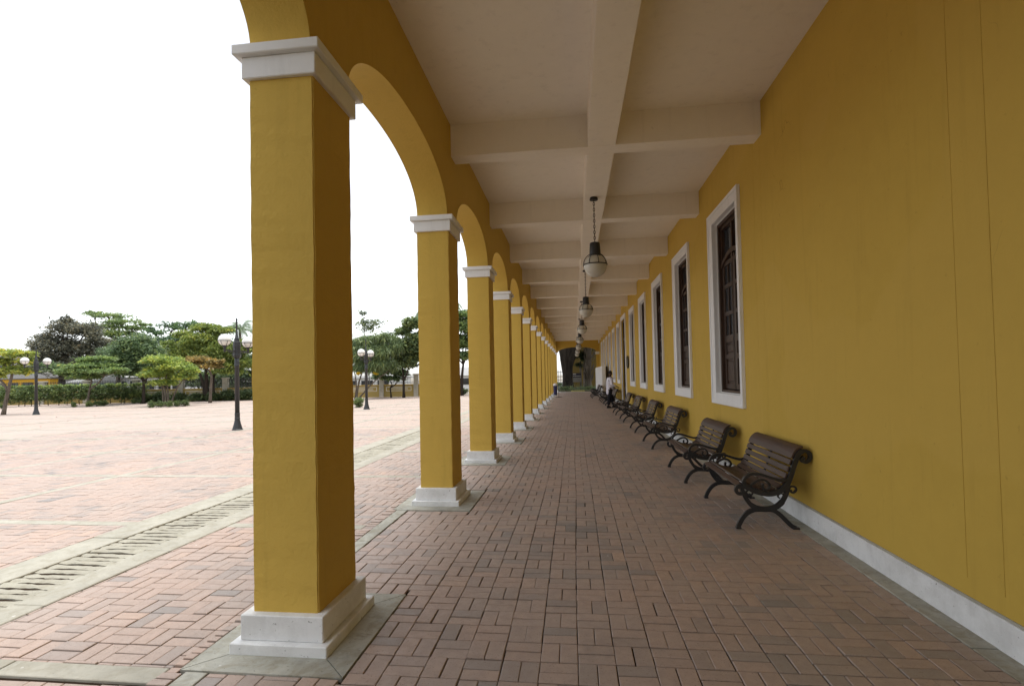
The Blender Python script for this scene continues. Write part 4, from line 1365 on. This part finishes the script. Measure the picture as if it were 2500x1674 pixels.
px_bush('bush cut off by the left edge beside the leaning tree', 1, 999, 12, 15, 55, GB, 350)
for k, (u, lab) in enumerate([(365, 'first from the left'), (385, 'second from the left'), (408, 'third from the left'), (428, 'fourth from the left'), (447, 'fifth from the left, slightly redder')]):
    px_bush('clipped bush in the row of five, ' + lab, u, 995.5 - k * 0.9, 22, 16, 56 + k, 'row of five clipped bushes', 520)
px_bush('round bush at the foot of the far lamp post', 872, 995, 30, 28, 62, GB, 900)
px_bush('low round bush at the end of the hedge, left of the forked trunk', 324, 985, 18, 13, 63, GB, 450)
px_bush('low round bush touching the forked trunk', 341, 985, 14, 12, 64, GB, 400)
GS = 'dark shrubs along the foot of the fence'
for k, (u, w, h, lab) in enumerate([(340, 40, 24, 'left of the lime tree stems'), (380, 44, 25, 'behind the lime tree stems'), (428, 46, 22, 'right of the lime tree stems'), (470, 44, 20, 'left of the broad tree trunks'), (512, 40, 22, 'behind the broad tree trunks'), (548, 40, 28, 'below the fourth fence pillar'), (590, 46, 30, 'by the nearest lamp post'), (630, 40, 30, 'cut off by the nearest column')]):
    px_bush('dark shrub at the foot of the fence, ' + lab, u, 983 - (u - 340) * 0.022, w, h, 70 + k, GS, 1100, size=0.14, mat=leaf_mat('dark_shrub_leaf', (0.042, 0.065, 0.022)))
for k, (u, w, h, lab) in enumerate([(897, 16, 14, 'just right of the far lamp post'), (916, 20, 14, 'second right of the far lamp post'), (934, 14, 12, 'under the wall pillar right of the lamp post'), (952, 18, 13, 'under the gnarled tree'), (975, 14, 12, 'left of the slim dark trunk'), (1000, 16, 14, 'right of the slim dark trunk'), (1130, 34, 16, 'between second and third columns')]):
    px_bush('small shrub by the panelled wall, ' + lab, u, 968 - (u - 897) * 0.02, w, h, 80 + k, 'small shrubs by the panelled wall', 400, size=0.14, mat=leaf_mat('dark_shrub_leaf', (0.042, 0.065, 0.022)))

# long hedge
hg = empty('hedge', (-37.0, 37.5, 0))
tag(hg, 'long trimmed hedge with a lighter top running along the left of the plaza', 'hedge')
hA, hB = Vector((-46.5, 33.6, 0)), Vector((-35.2, 38.6, 0))
cl = []
for k in range(30):
    p = hA.lerp(hB, k / 29)
    rz = 0.62 + random.uniform(-0.05, 0.05)
    cl.append(((p.x + 37.0, p.y - 37.5, 0.90), (0.65, 0.55, rz)))
leaf_cloud('foliage', cl, 26000, 0.15, 0.55, LEAF_H, hg, 91, shell=0.5, cl_r=0.35, flip=False, flat=0.8)
leaf_cloud('new_growth', [((c[0][0], c[0][1], 1.48), (0.5, 0.45, 0.10)) for c in cl], 2600, 0.17, 0.5, leaf_mat('hedge_new_leaf', (0.105, 0.15, 0.034), 0.35), hg, 92, shell=0.3)
b = MB()
for k in range(24):
    p = hA.lerp(hB, (k + random.random() * 0.6) / 24)
    b.tube([(p.x + 37, p.y - 37.5, -0.02), (p.x + 37 + random.uniform(-.1, .1), p.y - 37.5, 0.8)], [0.03, 0.02], 5)
b.build('stem', BARK['dark'], hg)

# ---------------------------------------------------------------- fence: low yellow wall, cream pillars, iron railings
fA, fB = Vector((-62, 35.5, 0)), Vector((-11.2, 43.66, 0))
fd = (fB - fA).normalized()
frz = math.atan2(fd.y, fd.x)
fence = empty('fence', tuple(fA), frz)
tag(fence, 'low yellow wall with cream fluted pillars and black iron railings along the plaza edge', 'fence')
FL = (fB - fA).length
PS = [4.0, 7.6, 11.2, 14.8, 18.35, 21.9, 25.9, 29.6, 33.25, 36.5, 39.8, 43.0, 46.29, 49.2, 51.2]
MB().box(0, FL, -0.09, 0.09, -0.05, 0.98).build('low_wall', mat_plaster('olive_wall_paint', (0.34, 0.26, 0.085), 0.4, 0.5, 0.15), fence)
MB().box(0, FL, -0.13, 0.13, 0.981, 1.06, 0.01).build('coping', mat_plaster('ochre_coping', (0.36, 0.26, 0.09)), fence)
for s in PS:
    p = MB()
    p.box(s - 0.19, s + 0.19, -0.19, 0.19, 0, 1.82)
    p.box(s - 0.24, s + 0.24, -0.24, 0.24, 1.821, 1.93, 0.01)
    for dx in (-0.12, -0.04, 0.04, 0.12):
        p.box(s + dx - 0.02, s + dx + 0.02, -0.215, -0.191, 0.55, 1.75)
    p.build('pillar', M['concrete_light'], fence)
for a, b in zip([0] + PS, PS + [FL]):
    a, b = a + 0.2, b - 0.2
    if b - a < 0.3: continue
    r = MB()
    for z in (1.14, 1.24, 1.62, 1.76): r.box(a, b, -0.016, 0.016, z, z + 0.035)
    n = max(2, round((b - a) / 0.135))
    for k in range(n + 1):
        x = a + (b - a) * k / n
        r.box(x - 0.010, x + 0.010, -0.010, 0.010, 1.07, 1.90)
    r.build('railing', M['iron'], fence)
    # raised white outline panel on the low wall
    if b - a > 1.5:
        w = MB()
        for (x0, x1, z0, z1) in ((a + .2, b - .2, .50, .525), (a + .2, b - .2, .83, .855), (a + .2, a + .225, .526, .829), (b - .225, b - .2, .526, .829), (a + .5, b - .5, .62, .64), (a + .5, b - .5, .72, .74)):
            w.box(x0, x1, -0.105, -0.089, z0, z1)
        w.build('panel_outline', M['white'], fence)
# second stretch beyond the end of the arcade
f2 = empty('fence', (-9.0, 59.0, 0))
tag(f2, 'railing glimpsed past the far end of the arcade, left of the big trunk', 'fence')
MB().box(0, 8.2, -0.1, 0.1, 0, 0.75).build('low_wall', M['white'], f2)
r = MB()
for z in (0.95, 1.35, 1.85): r.box(0, 8.2, -0.02, 0.02, z, z + 0.05)
for k in range(34): r.box(k * 0.25 - 0.02, k * 0.25 + 0.02, -0.015, 0.015, 0.76, 2.1)
r.build('railing', M['iron'], f2)

# ---------------------------------------------------------------- far houses behind the fence
def house(label, u0, u1, vt, y, wall, roof, seed, win=2, depth=8, pitch=1.2, cat='house', roof_over=0.3):
    a, b = at(u0, vt, y), at(u1, vt, y)
    h = max(a.z, b.z)
    t = empty('house', ((a.x + b.x) / 2, y, 0))
    tag(t, label, cat, 'houses beyond the fence')
    w = (b.x - a.x) / 2
    MB().box(-w, w, 0, depth, -0.1, h).build('wall', wall, t)
    rr = MB()
    rr.prism([(-roof_over, h + 0.002), (depth + roof_over, h + 0.002), (depth + roof_over, h + 0.1), (depth / 2, h + pitch), (-roof_over, h + 0.1)], 'x', -w - 0.3, w + 0.3)
    rr.build('roof', roof, t)
    for k in range(win):
        cx = -w + 2 * w * (k + 0.5) / win
        ww = min(0.8, w / win * 0.7)
        f = MB()
        f.box(cx - ww, cx + ww, -0.06, 0.02, h * 0.35, h * 0.35 + 0.06); f.box(cx - ww, cx + ww, -0.06, 0.02, h * 0.8, h * 0.8 + 0.06)
        f.box(cx - ww, cx - ww + 0.06, -0.06, 0.02, h * 0.35 + .061, h * 0.8 - .001); f.box(cx + ww - 0.06, cx + ww, -0.06, 0.02, h * 0.35 + .061, h * 0.8 - .001)
        for j in range(1, 5):
            f.box(cx - ww + 2 * ww * j / 5 - 0.015, cx - ww + 2 * ww * j / 5 + 0.015, -0.05, -0.02, h * 0.35 + .06, h * 0.8)
        fo = f.build('window', M['iron'], t)
        MB().box(cx - ww + 0.05, cx + ww - 0.05, -0.012, 0.012, h * 0.35 + .05, h * 0.8 + .01).build('pane', M['glass'], fo)
RF_G = mat_concrete('grey_roof_sheet', (0.38, 0.38, 0.37), 0.3, 0.5)
RF_D = mat_concrete('dark_roof', (0.12, 0.115, 0.11), 0.3, 0.5)
W_ORG = mat_plaster('orange_house_wall', (0.62, 0.36, 0.04))
W_BLU = mat_plaster('blue_house_wall', (0.24, 0.33, 0.42))
W_GRY = mat_plaster('grey_house_wall', (0.36, 0.35, 0.34))
house('orange house with a barred window beyond the hedge', -90, 122, 929, 58, W_ORG, RF_D, 1, 6, pitch=0.8)
house('blue walled shed with a pale roof beyond the hedge', 112, 160, 925, 60, W_GRY, RF_G, 2, 2)
house('low house with white roof and dark openings right of the blue shed', 163, 208, 936, 57, W_BLU, RF_G, 3, 2, pitch=1.0)
house('long white house seen through the railings behind the forked trunk', 212, 452, 926, 62, M['white'], RF_D, 4, 7, pitch=0.25)
house('white house behind the panelled wall right of the far lamp post', 800, 955, 926, 64, M['white'], RF_G, 6, 4, pitch=0.25)
house('pale distant block rising over the leaning tree', -60, 62, 872, 95, W_GRY, RF_G, 7, 5, depth=14, cat='building')
house('white house in the gap past the third column', 1040, 1190, 920, 66, M['white'], RF_G, 8, 4)
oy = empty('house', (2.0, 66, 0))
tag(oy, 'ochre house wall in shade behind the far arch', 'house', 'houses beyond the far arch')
MB().box(-3.0, 7, 0, 8, 0, 6.2).build('wall', mat_plaster('shade_darkened_ochre_wall', (0.15, 0.105, 0.03)), oy)  # tree shade is put into this darkened wall colour
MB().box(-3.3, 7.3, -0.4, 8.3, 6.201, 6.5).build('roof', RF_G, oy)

# ---------------------------------------------------------------- power cables
for k, (p0, p1, yy, lab) in enumerate([((-60, 737), (135, 768), 90, 'topmost power cable crossing the sky at the left'), ((-60, 745), (128, 790), 88, 'second power cable from the top at the left'), ((-60, 790), (150, 800), 92, 'third power cable from the top, upper of a close pair'), ((-60, 794), (112, 808), 90, 'fourth power cable from the top, lower of a close pair'), ((-60, 817), (88, 825), 90, 'lowest power cable, just above the leaning tree')]):
    a, b = at(*p0, yy), at(*p1, yy + 6)
    pts = [a.lerp(b, i / 12) - Vector((0, 0, 0.5 * math.sin(math.pi * i / 12))) for i in range(13)]
    o = MB().tube([tuple(q - a) for q in pts], 0.03, 5).build('power_cable', M['lamp_iron'], None, tuple(a))
    tag(o, lab, 'cable', 'power cables')

# ---------------------------------------------------------------- far end: big trunks, sign, plants
big = empty('tree', (-0.55, 53, 0))
tag(big, 'massive dark trunk filling the left of the far arch', 'tree', 'trees beyond the far arch')
b = MB()
lev = [(-0.05, -0.12, 0.62), (0.5, -0.12, 0.52), (1.2, -0.10, 0.46), (2.2, -0.14, 0.50), (3.2, -0.12, 0.66), (4.2, 0.0, 0.82), (5.2, 0.0, 0.75), (6.4, 0.1, 0.5)]
n = 28
V = []
for z, cx, r in lev:
    for k in range(n):
        a = 2 * math.pi * k / n
        rr = r * (1 + 0.12 * math.sin(5 * a + z) + 0.07 * math.sin(11 * a - z * 2))
        V.append((cx + rr * math.cos(a), rr * math.sin(a), z))
b.add(V, [(i * n + k, i * n + (k + 1) % n, (i + 1) * n + (k + 1) % n, (i + 1) * n + k) for i in range(len(lev) - 1) for k in range(n)], True)
b.tube(crv([(0.1, 0, 2.4), (0.45, -0.1, 3.3), (1.0, 0, 4.3), (1.6, 0.2, 5.6)], 4), [.34, .34, .34, .34, .33, .33, .33, .32, .32, .31, .3, .3, .3], 9)
b.tube(crv([(0.1, 0, 5), (1.2, 1, 7), (3, 2, 8.5)], 4), [.4, .38, .35, .32, .3, .27, .25, .22, .2], 8)
b.tube(crv([(-0.1, 0, 5), (-1.5, .5, 7), (-3, 1, 8.5)], 4), [.4, .38, .35, .32, .3, .27, .25, .22, .2], 8)
b.build('trunk', BARK['black'], big)
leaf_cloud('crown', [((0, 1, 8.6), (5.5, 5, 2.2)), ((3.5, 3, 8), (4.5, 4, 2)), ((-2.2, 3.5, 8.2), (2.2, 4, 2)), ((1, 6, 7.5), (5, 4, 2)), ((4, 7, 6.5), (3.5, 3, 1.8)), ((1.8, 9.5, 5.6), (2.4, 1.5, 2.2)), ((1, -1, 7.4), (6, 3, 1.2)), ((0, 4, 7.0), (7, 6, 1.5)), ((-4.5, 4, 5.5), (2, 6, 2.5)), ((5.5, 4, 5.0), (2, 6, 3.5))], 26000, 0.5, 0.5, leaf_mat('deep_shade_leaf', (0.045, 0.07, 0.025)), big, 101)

pt = empty('palm_tree', (1.42, 53.5, 0))
tag(pt, 'thick shaggy trunk with upright old leaf bases at the right of the far arch', 'palm tree', 'trees beyond the far arch')
MB().tube(crv([(0.0, 0, -0.05), (0.02, 0, 1.6), (0.12, 0, 3.2), (0.25, 0, 6.5)], 4), [0.36 - 0.01 * k for k in range(13)], 14).build('trunk', BARK['pale'], pt)
rg = random.Random(5)
m_boot = MB().add([(-.06, 0, 0), (.06, 0, 0), (.035, 0.02, .5), (-.035, 0.02, .5), (-.05, .05, 0), (.05, .05, 0), (.03, .06, .5), (-.03, .06, .5)], [(0, 1, 2, 3), (5, 4, 7, 6), (4, 0, 3, 7), (1, 5, 6, 2), (3, 2, 6, 7), (4, 5, 1, 0)]).mesh('leaf_base', BARK['pale'])
for k in range(110):
    a = rg.uniform(0, 2 * math.pi); z = rg.uniform(0.9, 4.6)
    o = use('leaf_base', m_boot, pt, (0.04 * z + 0.36 * math.cos(a), 0.36 * math.sin(a), z))
    o.rotation_euler = (-0.42 + rg.uniform(-.1, .15), rg.uniform(-.3, .3), a - math.pi / 2)
MB().tube(crv([(-0.42, -0.35, -0.05), (-0.42, -0.3, 0.9), (-0.30, -0.15, 2.0), (-0.1, 0, 3.1)], 4), [0.11, .10, .10, .09, .09, .08, .08, .08, .07, .07, .06, .06, .05], 8).build('aerial_root', mat_bark('pale_root_bark', (0.30, 0.25, 0.21)), pt)

sp = empty('palm_tree', (0.72, 57, 0))
tag(sp, 'small dark green palm behind the sign board beyond the arch', 'palm tree', 'trees beyond the far arch')
MB().tube([(0, 0, -0.05), (0.02, 0, 1.5), (0, 0, 3.0)], [0.13, 0.11, 0.10], 10).build('trunk', BARK['pale'], sp)
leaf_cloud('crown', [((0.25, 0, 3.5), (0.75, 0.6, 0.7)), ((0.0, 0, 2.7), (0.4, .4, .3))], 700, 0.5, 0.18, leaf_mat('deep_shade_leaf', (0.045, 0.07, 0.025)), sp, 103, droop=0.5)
gp = empty('shrub', (-0.5, 49.2, 0))
tag(gp, 'low leafy plants round the foot of the massive dark trunk', 'plant', 'plants beyond the far arch')
leaf_cloud('foliage', [((-0.55, 0, 0.28), (0.5, .4, .3)), ((0.0, .3, 0.25), (0.45, .4, .22)), ((-1.2, .5, .5), (.5, .5, .5))], 1100, 0.13, 0.5, leaf_mat('undergrowth_leaf', (0.09, 0.13, 0.05)), gp, 104)
gq = empty('shrub', (1.0, 50.5, 0))
tag(gq, 'low plants at the foot of the shaggy trunk and sign', 'plant', 'plants beyond the far arch')
leaf_cloud('foliage', [((-.3, 0, 0.22), (0.5, .4, .22)), ((0.6, .3, 0.25), (0.5, .4, .25))], 700, 0.13, 0.5, leaf_mat('undergrowth_leaf', (0.09, 0.13, 0.05)), gq, 105)
gr = leaf_cloud('grass', [((0, 0, 0.03), (6, 4, 0.05))], 5000, 0.12, 0.15, leaf_mat('undergrowth_leaf', (0.09, 0.13, 0.05)), None, 106, droop=-0.8, shell=0.0)
gr.location = (0, 52, 0)
tag(gr, 'grass growing beyond the far arch', 'grass', kind='stuff')
yk = MB().box(-0.3, 0.95, 48.9, 49.1, -0.1, 0.09, 0.02).build('kerb', mat_plaster('yellow_kerb_paint', (0.70, 0.62, 0.22)))
tag(yk, 'short pale yellow kerb just beyond the far arch', 'kerb')

sg = empty('sign_board', (0.29, 51, 0))
tag(sg, 'information board with dark blue top and grey lower half beyond the arch', 'sign')
MB().box(-0.42, 0.42, 0, 0.05, 1.28, 1.72, 0.008).build('top_panel', mat_plain('navy_panel', (0.028, 0.028, 0.045), 0.5, 0.1), sg)
MB().box(-0.40, 0.40, 0.002, 0.048, 0.83, 1.275, 0.008).build('lower_panel', mat_plain('grey_panel', (0.17, 0.17, 0.165), 0.5, 0.2), sg)
for x in (-0.36, 0.36): MB().box(x - 0.03, x + 0.03, 0.051, 0.09, -0.05, 1.70).build('post', M['lamp_iron'], sg)
pr = MB()
pr.box(-0.36, -0.29, -0.004, -0.001, 1.58, 1.66)
for k, w in enumerate((0.055, 0.05, 0.06)): pr.box(-0.27 + k * 0.065, -0.27 + k * 0.065 + w * 0.85, -0.004, -0.001, 1.575, 1.665)
x = -0.36
for w in (0.10, 0.05, 0.13, 0.09, 0.04, 0.12, 0.08):
    pr.box(x, x + w * 0.85, -0.004, -0.001, 1.40, 1.445); x += w + 0.015
pr.build('lettering', mat_plain('white_print', (0.70, 0.70, 0.66), 0.5, 0.05), sg)
pr = MB()
for z, ws in ((1.20, (0.3, 0.2)), (1.09, (0.12, 0.22)), (0.99, (0.2, 0.08)), (0.91, (0.25, 0.12))):
    x = -0.28
    for w in ws:
        pr.box(x, x + w, -0.002, 0.001, z, z + 0.022); x += w + 0.03
pr.build('lettering', mat_plain('pale_print', (0.30, 0.30, 0.29), 0.5, 0.05), sg)

# ---------------------------------------------------------------- bin, cabinet, gap shade panel, plaque
bn = empty('litter_bin', (-1.33, 37.0, 0))
tag(bn, 'dark blue litter bin with a white bag over its rim between the far columns', 'bin')
MB().lathe([(0.115, 0.16), (0.125, 0.2), (0.145, 0.86), (0.15, 0.88), (0.13, 0.88), (0.11, 0.3)], 18).build('bin_body', mat_plain('navy_plastic', (0.022, 0.024, 0.09), 0.45, 0.15), bn)
MB().lathe([(0.151, 0.82), (0.158, 0.89), (0.115, 0.96), (0.05, 0.99), (0.02, 0.985)], 14).build('bag', mat_plain('white_bag', (0.70, 0.70, 0.70), 0.4, 0.15), bn)
p = MB()
p.tube([(0.24, 0, 0), (0.24, 0, 0.84)], 0.018, 6); p.tube([(0.24, 0, 0.82), (0.12, 0, 0.82)], 0.015, 6)
p.lathe([(0.24, 0), (0.24, 0.025), (0.05, 0.03)], 16, (0.22, 0, 0))
p.build('stand', M['iron'], bn)

for j, (y0, y1, lab) in enumerate([(35.7, 39.9, 'tall white cabinet against the wall behind the far benches, nearer one'), (40.0, 45.6, 'tall white cabinet farther along the wall, next to the far arch')]):
    cb = empty('cabinet', (1.88 if j == 0 else 1.86, y0, 0))
    tag(cb, lab, 'cabinet', 'white cabinets by the wall')
    L = y1 - y0
    MB().box(0.02, 0.26, 0, L, 0.0, 2.12, 0.01).build('carcass', M['white'], cb)
    nd = max(2, round(L / 1.4))
    for k in range(nd):
        MB().box(0.0, 0.0195, L * k / nd + 0.006, L * (k + 1) / nd - 0.006, 0.06, 2.08, 0.005).build('door_panel', M['white'], cb)
bo = MB().box(0, 0.045, 0, 1.0, 0, 2.1, 0.006).build('gap_shade_panel', M['door_wood'], None, (2.2, 36.0, 0))  # dark panel added to stand in for shade in the cabinet-wall gap
tag(bo, 'dark brown panel added as the shade between the white cabinet and the wall', 'gap_shade_panel')
pq = empty('plaque', (2.35, 22.95, 2.08))
tag(pq, 'dark oval bronze plaque on the wall beside the doorway', 'plaque')
b = MB()
V = [(-0.0, 0.27 * math.cos(2 * math.pi * k / 28), 0.27 * math.sin(2 * math.pi * k / 28)) for k in range(28)]
b.prism([(q[1], q[2]) for q in V], 'x', -0.05, 0.006)
b.build('plate', mat_plain('bronze', (0.05, 0.045, 0.03), 0.45, 0.3, 12, 0.5, 0.2), pq)
MB().torus((-0.052, 0, 0), 0.25, 0.018, 'x', 28, 6).build('rim', mat_plain('bronze_rim', (0.09, 0.08, 0.05), 0.4, 0.2), pq)

# ---------------------------------------------------------------- people
def skin_mesh(name, verts, edges, radii, mat, root=0, sub=2):
    me = bpy.data.meshes.new(name)
    me.from_pydata(verts, edges, [])
    me.materials.append(mat)
    o = bpy.data.objects.new(name, me)
    COL.objects.link(o)
    sk = o.modifiers.new('skin', 'SKIN')
    sk.use_smooth_shade = True
    lay = me.skin_vertices[0] if len(me.skin_vertices) else None
    if lay is None:
        bm = bmesh.new(); bm.from_mesh(me); bm.verts.layers.skin.verify(); bm.to_mesh(me); bm.free()
        lay = me.skin_vertices[0]
    for i, r in enumerate(radii):
        lay.data[i].radius = r if hasattr(r, '__len__') else (r, r)
        lay.data[i].use_root = (i == root)
    ss = o.modifiers.new('sub', 'SUBSURF')
    ss.levels = sub; ss.render_levels = sub
    return o

class Sk:
    def __init__(self): self.v, self.e, self.r = [], [], []
    def add(self, p, r, parent=None):
        self.v.append(tuple(p)); self.r.append(r)
        if parent is not None: self.e.append((parent, len(self.v) - 1))
        return len(self.v) - 1
    def chain(self, start, pts):
        for p, r in pts: start = self.add(p, r, start)
        return start

SKIN = mat_plain('dark_skin', (0.075, 0.042, 0.028), 0.5, 0.15, 10)
HAIR = mat_plain('black_hair', (0.010, 0.009, 0.008), 0.8, 0.3, 40)
SHIRT = mat_plain('white_lilac_cotton', (0.80, 0.79, 0.88), 0.85, 0.1, 9, 0.2, 0.6)
DARKC = mat_plain('dark_trousers', (0.013, 0.014, 0.020), 0.85, 0.2, 9, 0.2)
SHOE = mat_plain('black_shoes', (0.010, 0.009, 0.009), 0.5, 0.2)
def person(label, loc, rz, shirt, arm_l, arm_r, leg_l, leg_r, trousers, H=1.0, scarf=None):
    """faces local +x; arms: elbow, wrist; legs: knee, ankle"""
    t = empty('person', loc, rz)
    tag(t, label, 'person')
    s = Sk()
    pel = s.add((0, 0, 0.90), (0.13, 0.10))
    sp_ = s.chain(pel, [((0, 0, 1.05), (0.125, 0.095)), ((0.0, 0, 1.22), (0.14, 0.10)), ((0.005, 0, 1.36), (0.13, 0.09))])
    nk = s.chain(sp_, [((0.015, 0, 1.455), 0.052), ((0.035, 0, 1.53), 0.055)])
    hd = s.chain(nk, [((0.045, 0, 1.60), (0.078, 0.085)), ((0.035, 0, 1.67), (0.075, 0.085))])
    nose = s.add((0.135, 0, 1.59), 0.014, hd - 1)
    for q in (-1, 1): s.add((0.02, q * 0.088, 1.59), 0.018, hd - 1)
    wr = []
    for q, (el, wi) in ((1, arm_l), (-1, arm_r)):
        sh = s.add((0.0, q * 0.185, 1.375), 0.055, sp_)
        e = s.chain(sh, [(el, 0.042)])
        w = s.chain(e, [(wi, 0.028)])
        d = (Vector(wi) - Vector(el)).normalized()
        pm = Vector(wi) + d * 0.055
        p_ = s.chain(w, [(tuple(pm), 0.034)])
        sd = d.cross(Vector((0, 0, 1))).normalized() * 0.02
        for k in range(4):
            o_ = sd * (k - 1.5) * 1.0
            l_ = (0.036, 0.042, 0.039, 0.030)[k]
            s.chain(p_, [(tuple(pm + d * 0.04 + o_), 0.0095), (tuple(pm + d * (0.04 + l_) + o_ - Vector((0, 0, 0.012))), 0.0085), (tuple(pm + d * (0.04 + l_ * 1.6) + o_ - Vector((0, 0, 0.034))), 0.0075)])
        s.chain(p_, [(tuple(pm + sd * 2.0 + d * 0.0), 0.011), (tuple(pm + sd * 2.6 + d * 0.035), 0.009)])
    for q, (kn, an) in ((1, leg_l), (-1, leg_r)):
        h = s.add((0, q * 0.095, 0.86), (0.085, 0.085), pel)
        s.chain(h, [(kn, 0.055), (an, 0.036), ((an[0] + 0.13, an[1], 0.035), (0.036, 0.03))])
    body = skin_mesh('body', s.v, s.e, s.r, SKIN)
    body.parent = t
    c = Sk()
    a0_ = c.add((0, 0, 0.60), (0.20, 0.18))
    a = c.chain(a0_, [((0, 0, 0.72), (0.195, 0.17))])
    b_ = c.chain(a, [((0, 0, 0.92), (0.18, 0.15)), ((0, 0, 1.10), (0.178, 0.145)), ((0, 0, 1.25), (0.185, 0.14)), ((0.0, 0, 1.375), (0.14, 0.105)), ((0.01, 0, 1.45), 0.068)])
    for q, (el, wi) in ((1, arm_l), (-1, arm_r)):
        sh = c.add((0, q * 0.18, 1.37), 0.074, b_ - 1)
        c.chain(sh, [(el, 0.064), (tuple(Vector(el).lerp(Vector(wi), 0.92)), 0.05)])
    o = skin_mesh('jacket', c.v, c.e, c.r, shirt); o.parent = t
    c = Sk()
    a = c.add((0, 0, 0.93), (0.15, 0.12))
    for q, (kn, an) in ((1, leg_l), (-1, leg_r)):
        h = c.add((0, q * 0.095, 0.83), (0.102, 0.105), a)
        c.chain(h, [(kn, 0.095), (tuple(Vector(kn).lerp(Vector(an), 0.9)), 0.082)])
    o = skin_mesh('trousers', c.v, c.e, c.r, trousers); o.parent = t
    for an in (leg_l[1], leg_r[1]):
        b = MB()
        b.prism([(an[0] - 0.07, 0.0), (an[0] + 0.19, 0.0), (an[0] + 0.20, 0.035), (an[0] + 0.11, 0.065), (an[0] + 0.04, 0.11), (an[0] - 0.065, 0.11)], 'y', an[1] - 0.045, an[1] + 0.045)
        b.build('shoe', SHOE, t)
    hr = MB()
    hr.ball((0.018, 0, 1.655), 0.094, 14, 10, 0.95)
    hr.build('hair', HAIR, t)
    if scarf:
        b = MB()
        b.tube([(0.12, 0.1, 0.80), (0.13, 0.07, 1.15), (0.11, 0.055, 1.38), (0.03, 0.05, 1.465), (-0.06, 0.0, 1.47), (0.03, -0.05, 1.465), (0.11, -0.055, 1.38), (0.13, -0.07, 1.15)], 0.028, 7)
        b.build('scarf', DARKC, t)
    return t
person('man in a long white jacket and dark trousers standing by the benches', (1.66, 24.75, 0), math.radians(12), SHIRT,
       ((0.02, 0.25, 1.10), (0.20, 0.18, 0.98)), ((0.02, -0.26, 1.09), (0.24, -0.22, 1.00)),
       ((0.11, 0.12, 0.48), (0.20, 0.14, 0.09)), ((-0.06, -0.11, 0.48), (-0.13, -0.12, 0.09)), DARKC, scarf=True)
person('person in a blue shirt half hidden inside the open doorway', (2.72, 25.35, 0), math.radians(200), mat_plain('blue_cotton', (0.05, 0.06, 0.26), 0.8, 0.15),
       ((0.05, 0.25, 1.10), (0.18, 0.22, 0.92)), ((0.05, -0.25, 1.10), (0.18, -0.22, 0.92)),
       ((0.02, 0.1, 0.48), (0.0, 0.11, 0.09)), ((0.02, -0.1, 0.48), (0.0, -0.11, 0.09)), mat_plain('faded_jeans', (0.10, 0.10, 0.16), 0.85, 0.3))

# ---------------------------------------------------------------- fallen leaves on the plaza
rng = np.random.default_rng(77)
n = 130
X = rng.uniform(-32, -5, n); Yv = rng.uniform(9, 36, n)
keep = X > -1.3 * Yv
X, Yv = X[keep], Yv[keep]
n = len(X)
V = np.zeros((n, 4, 3)); a = rng.uniform(0, 6.28, n); L = rng.uniform(0.035, 0.09, n)
for k, (da, l) in enumerate(((0, 1.0), (1.57, 0.4), (3.14, 1.0), (4.71, 0.4))):
    V[:, k, 0] = X + np.cos(a + da) * L * l; V[:, k, 1] = Yv + np.sin(a + da) * L * l; V[:, k, 2] = 0.012 + rng.uniform(0, 0.03, n)
o = use('leaf_litter', np_mesh('leaf_litter', V.reshape(-1, 3), np.arange(4 * n).reshape(n, 4), leaf_mat('dead_leaf', (0.10, 0.06, 0.03), 0.1), rng.uniform(0.1, 0.6, n)))
tag(o, 'dry leaves scattered over the plaza', 'leaves', kind='stuff')
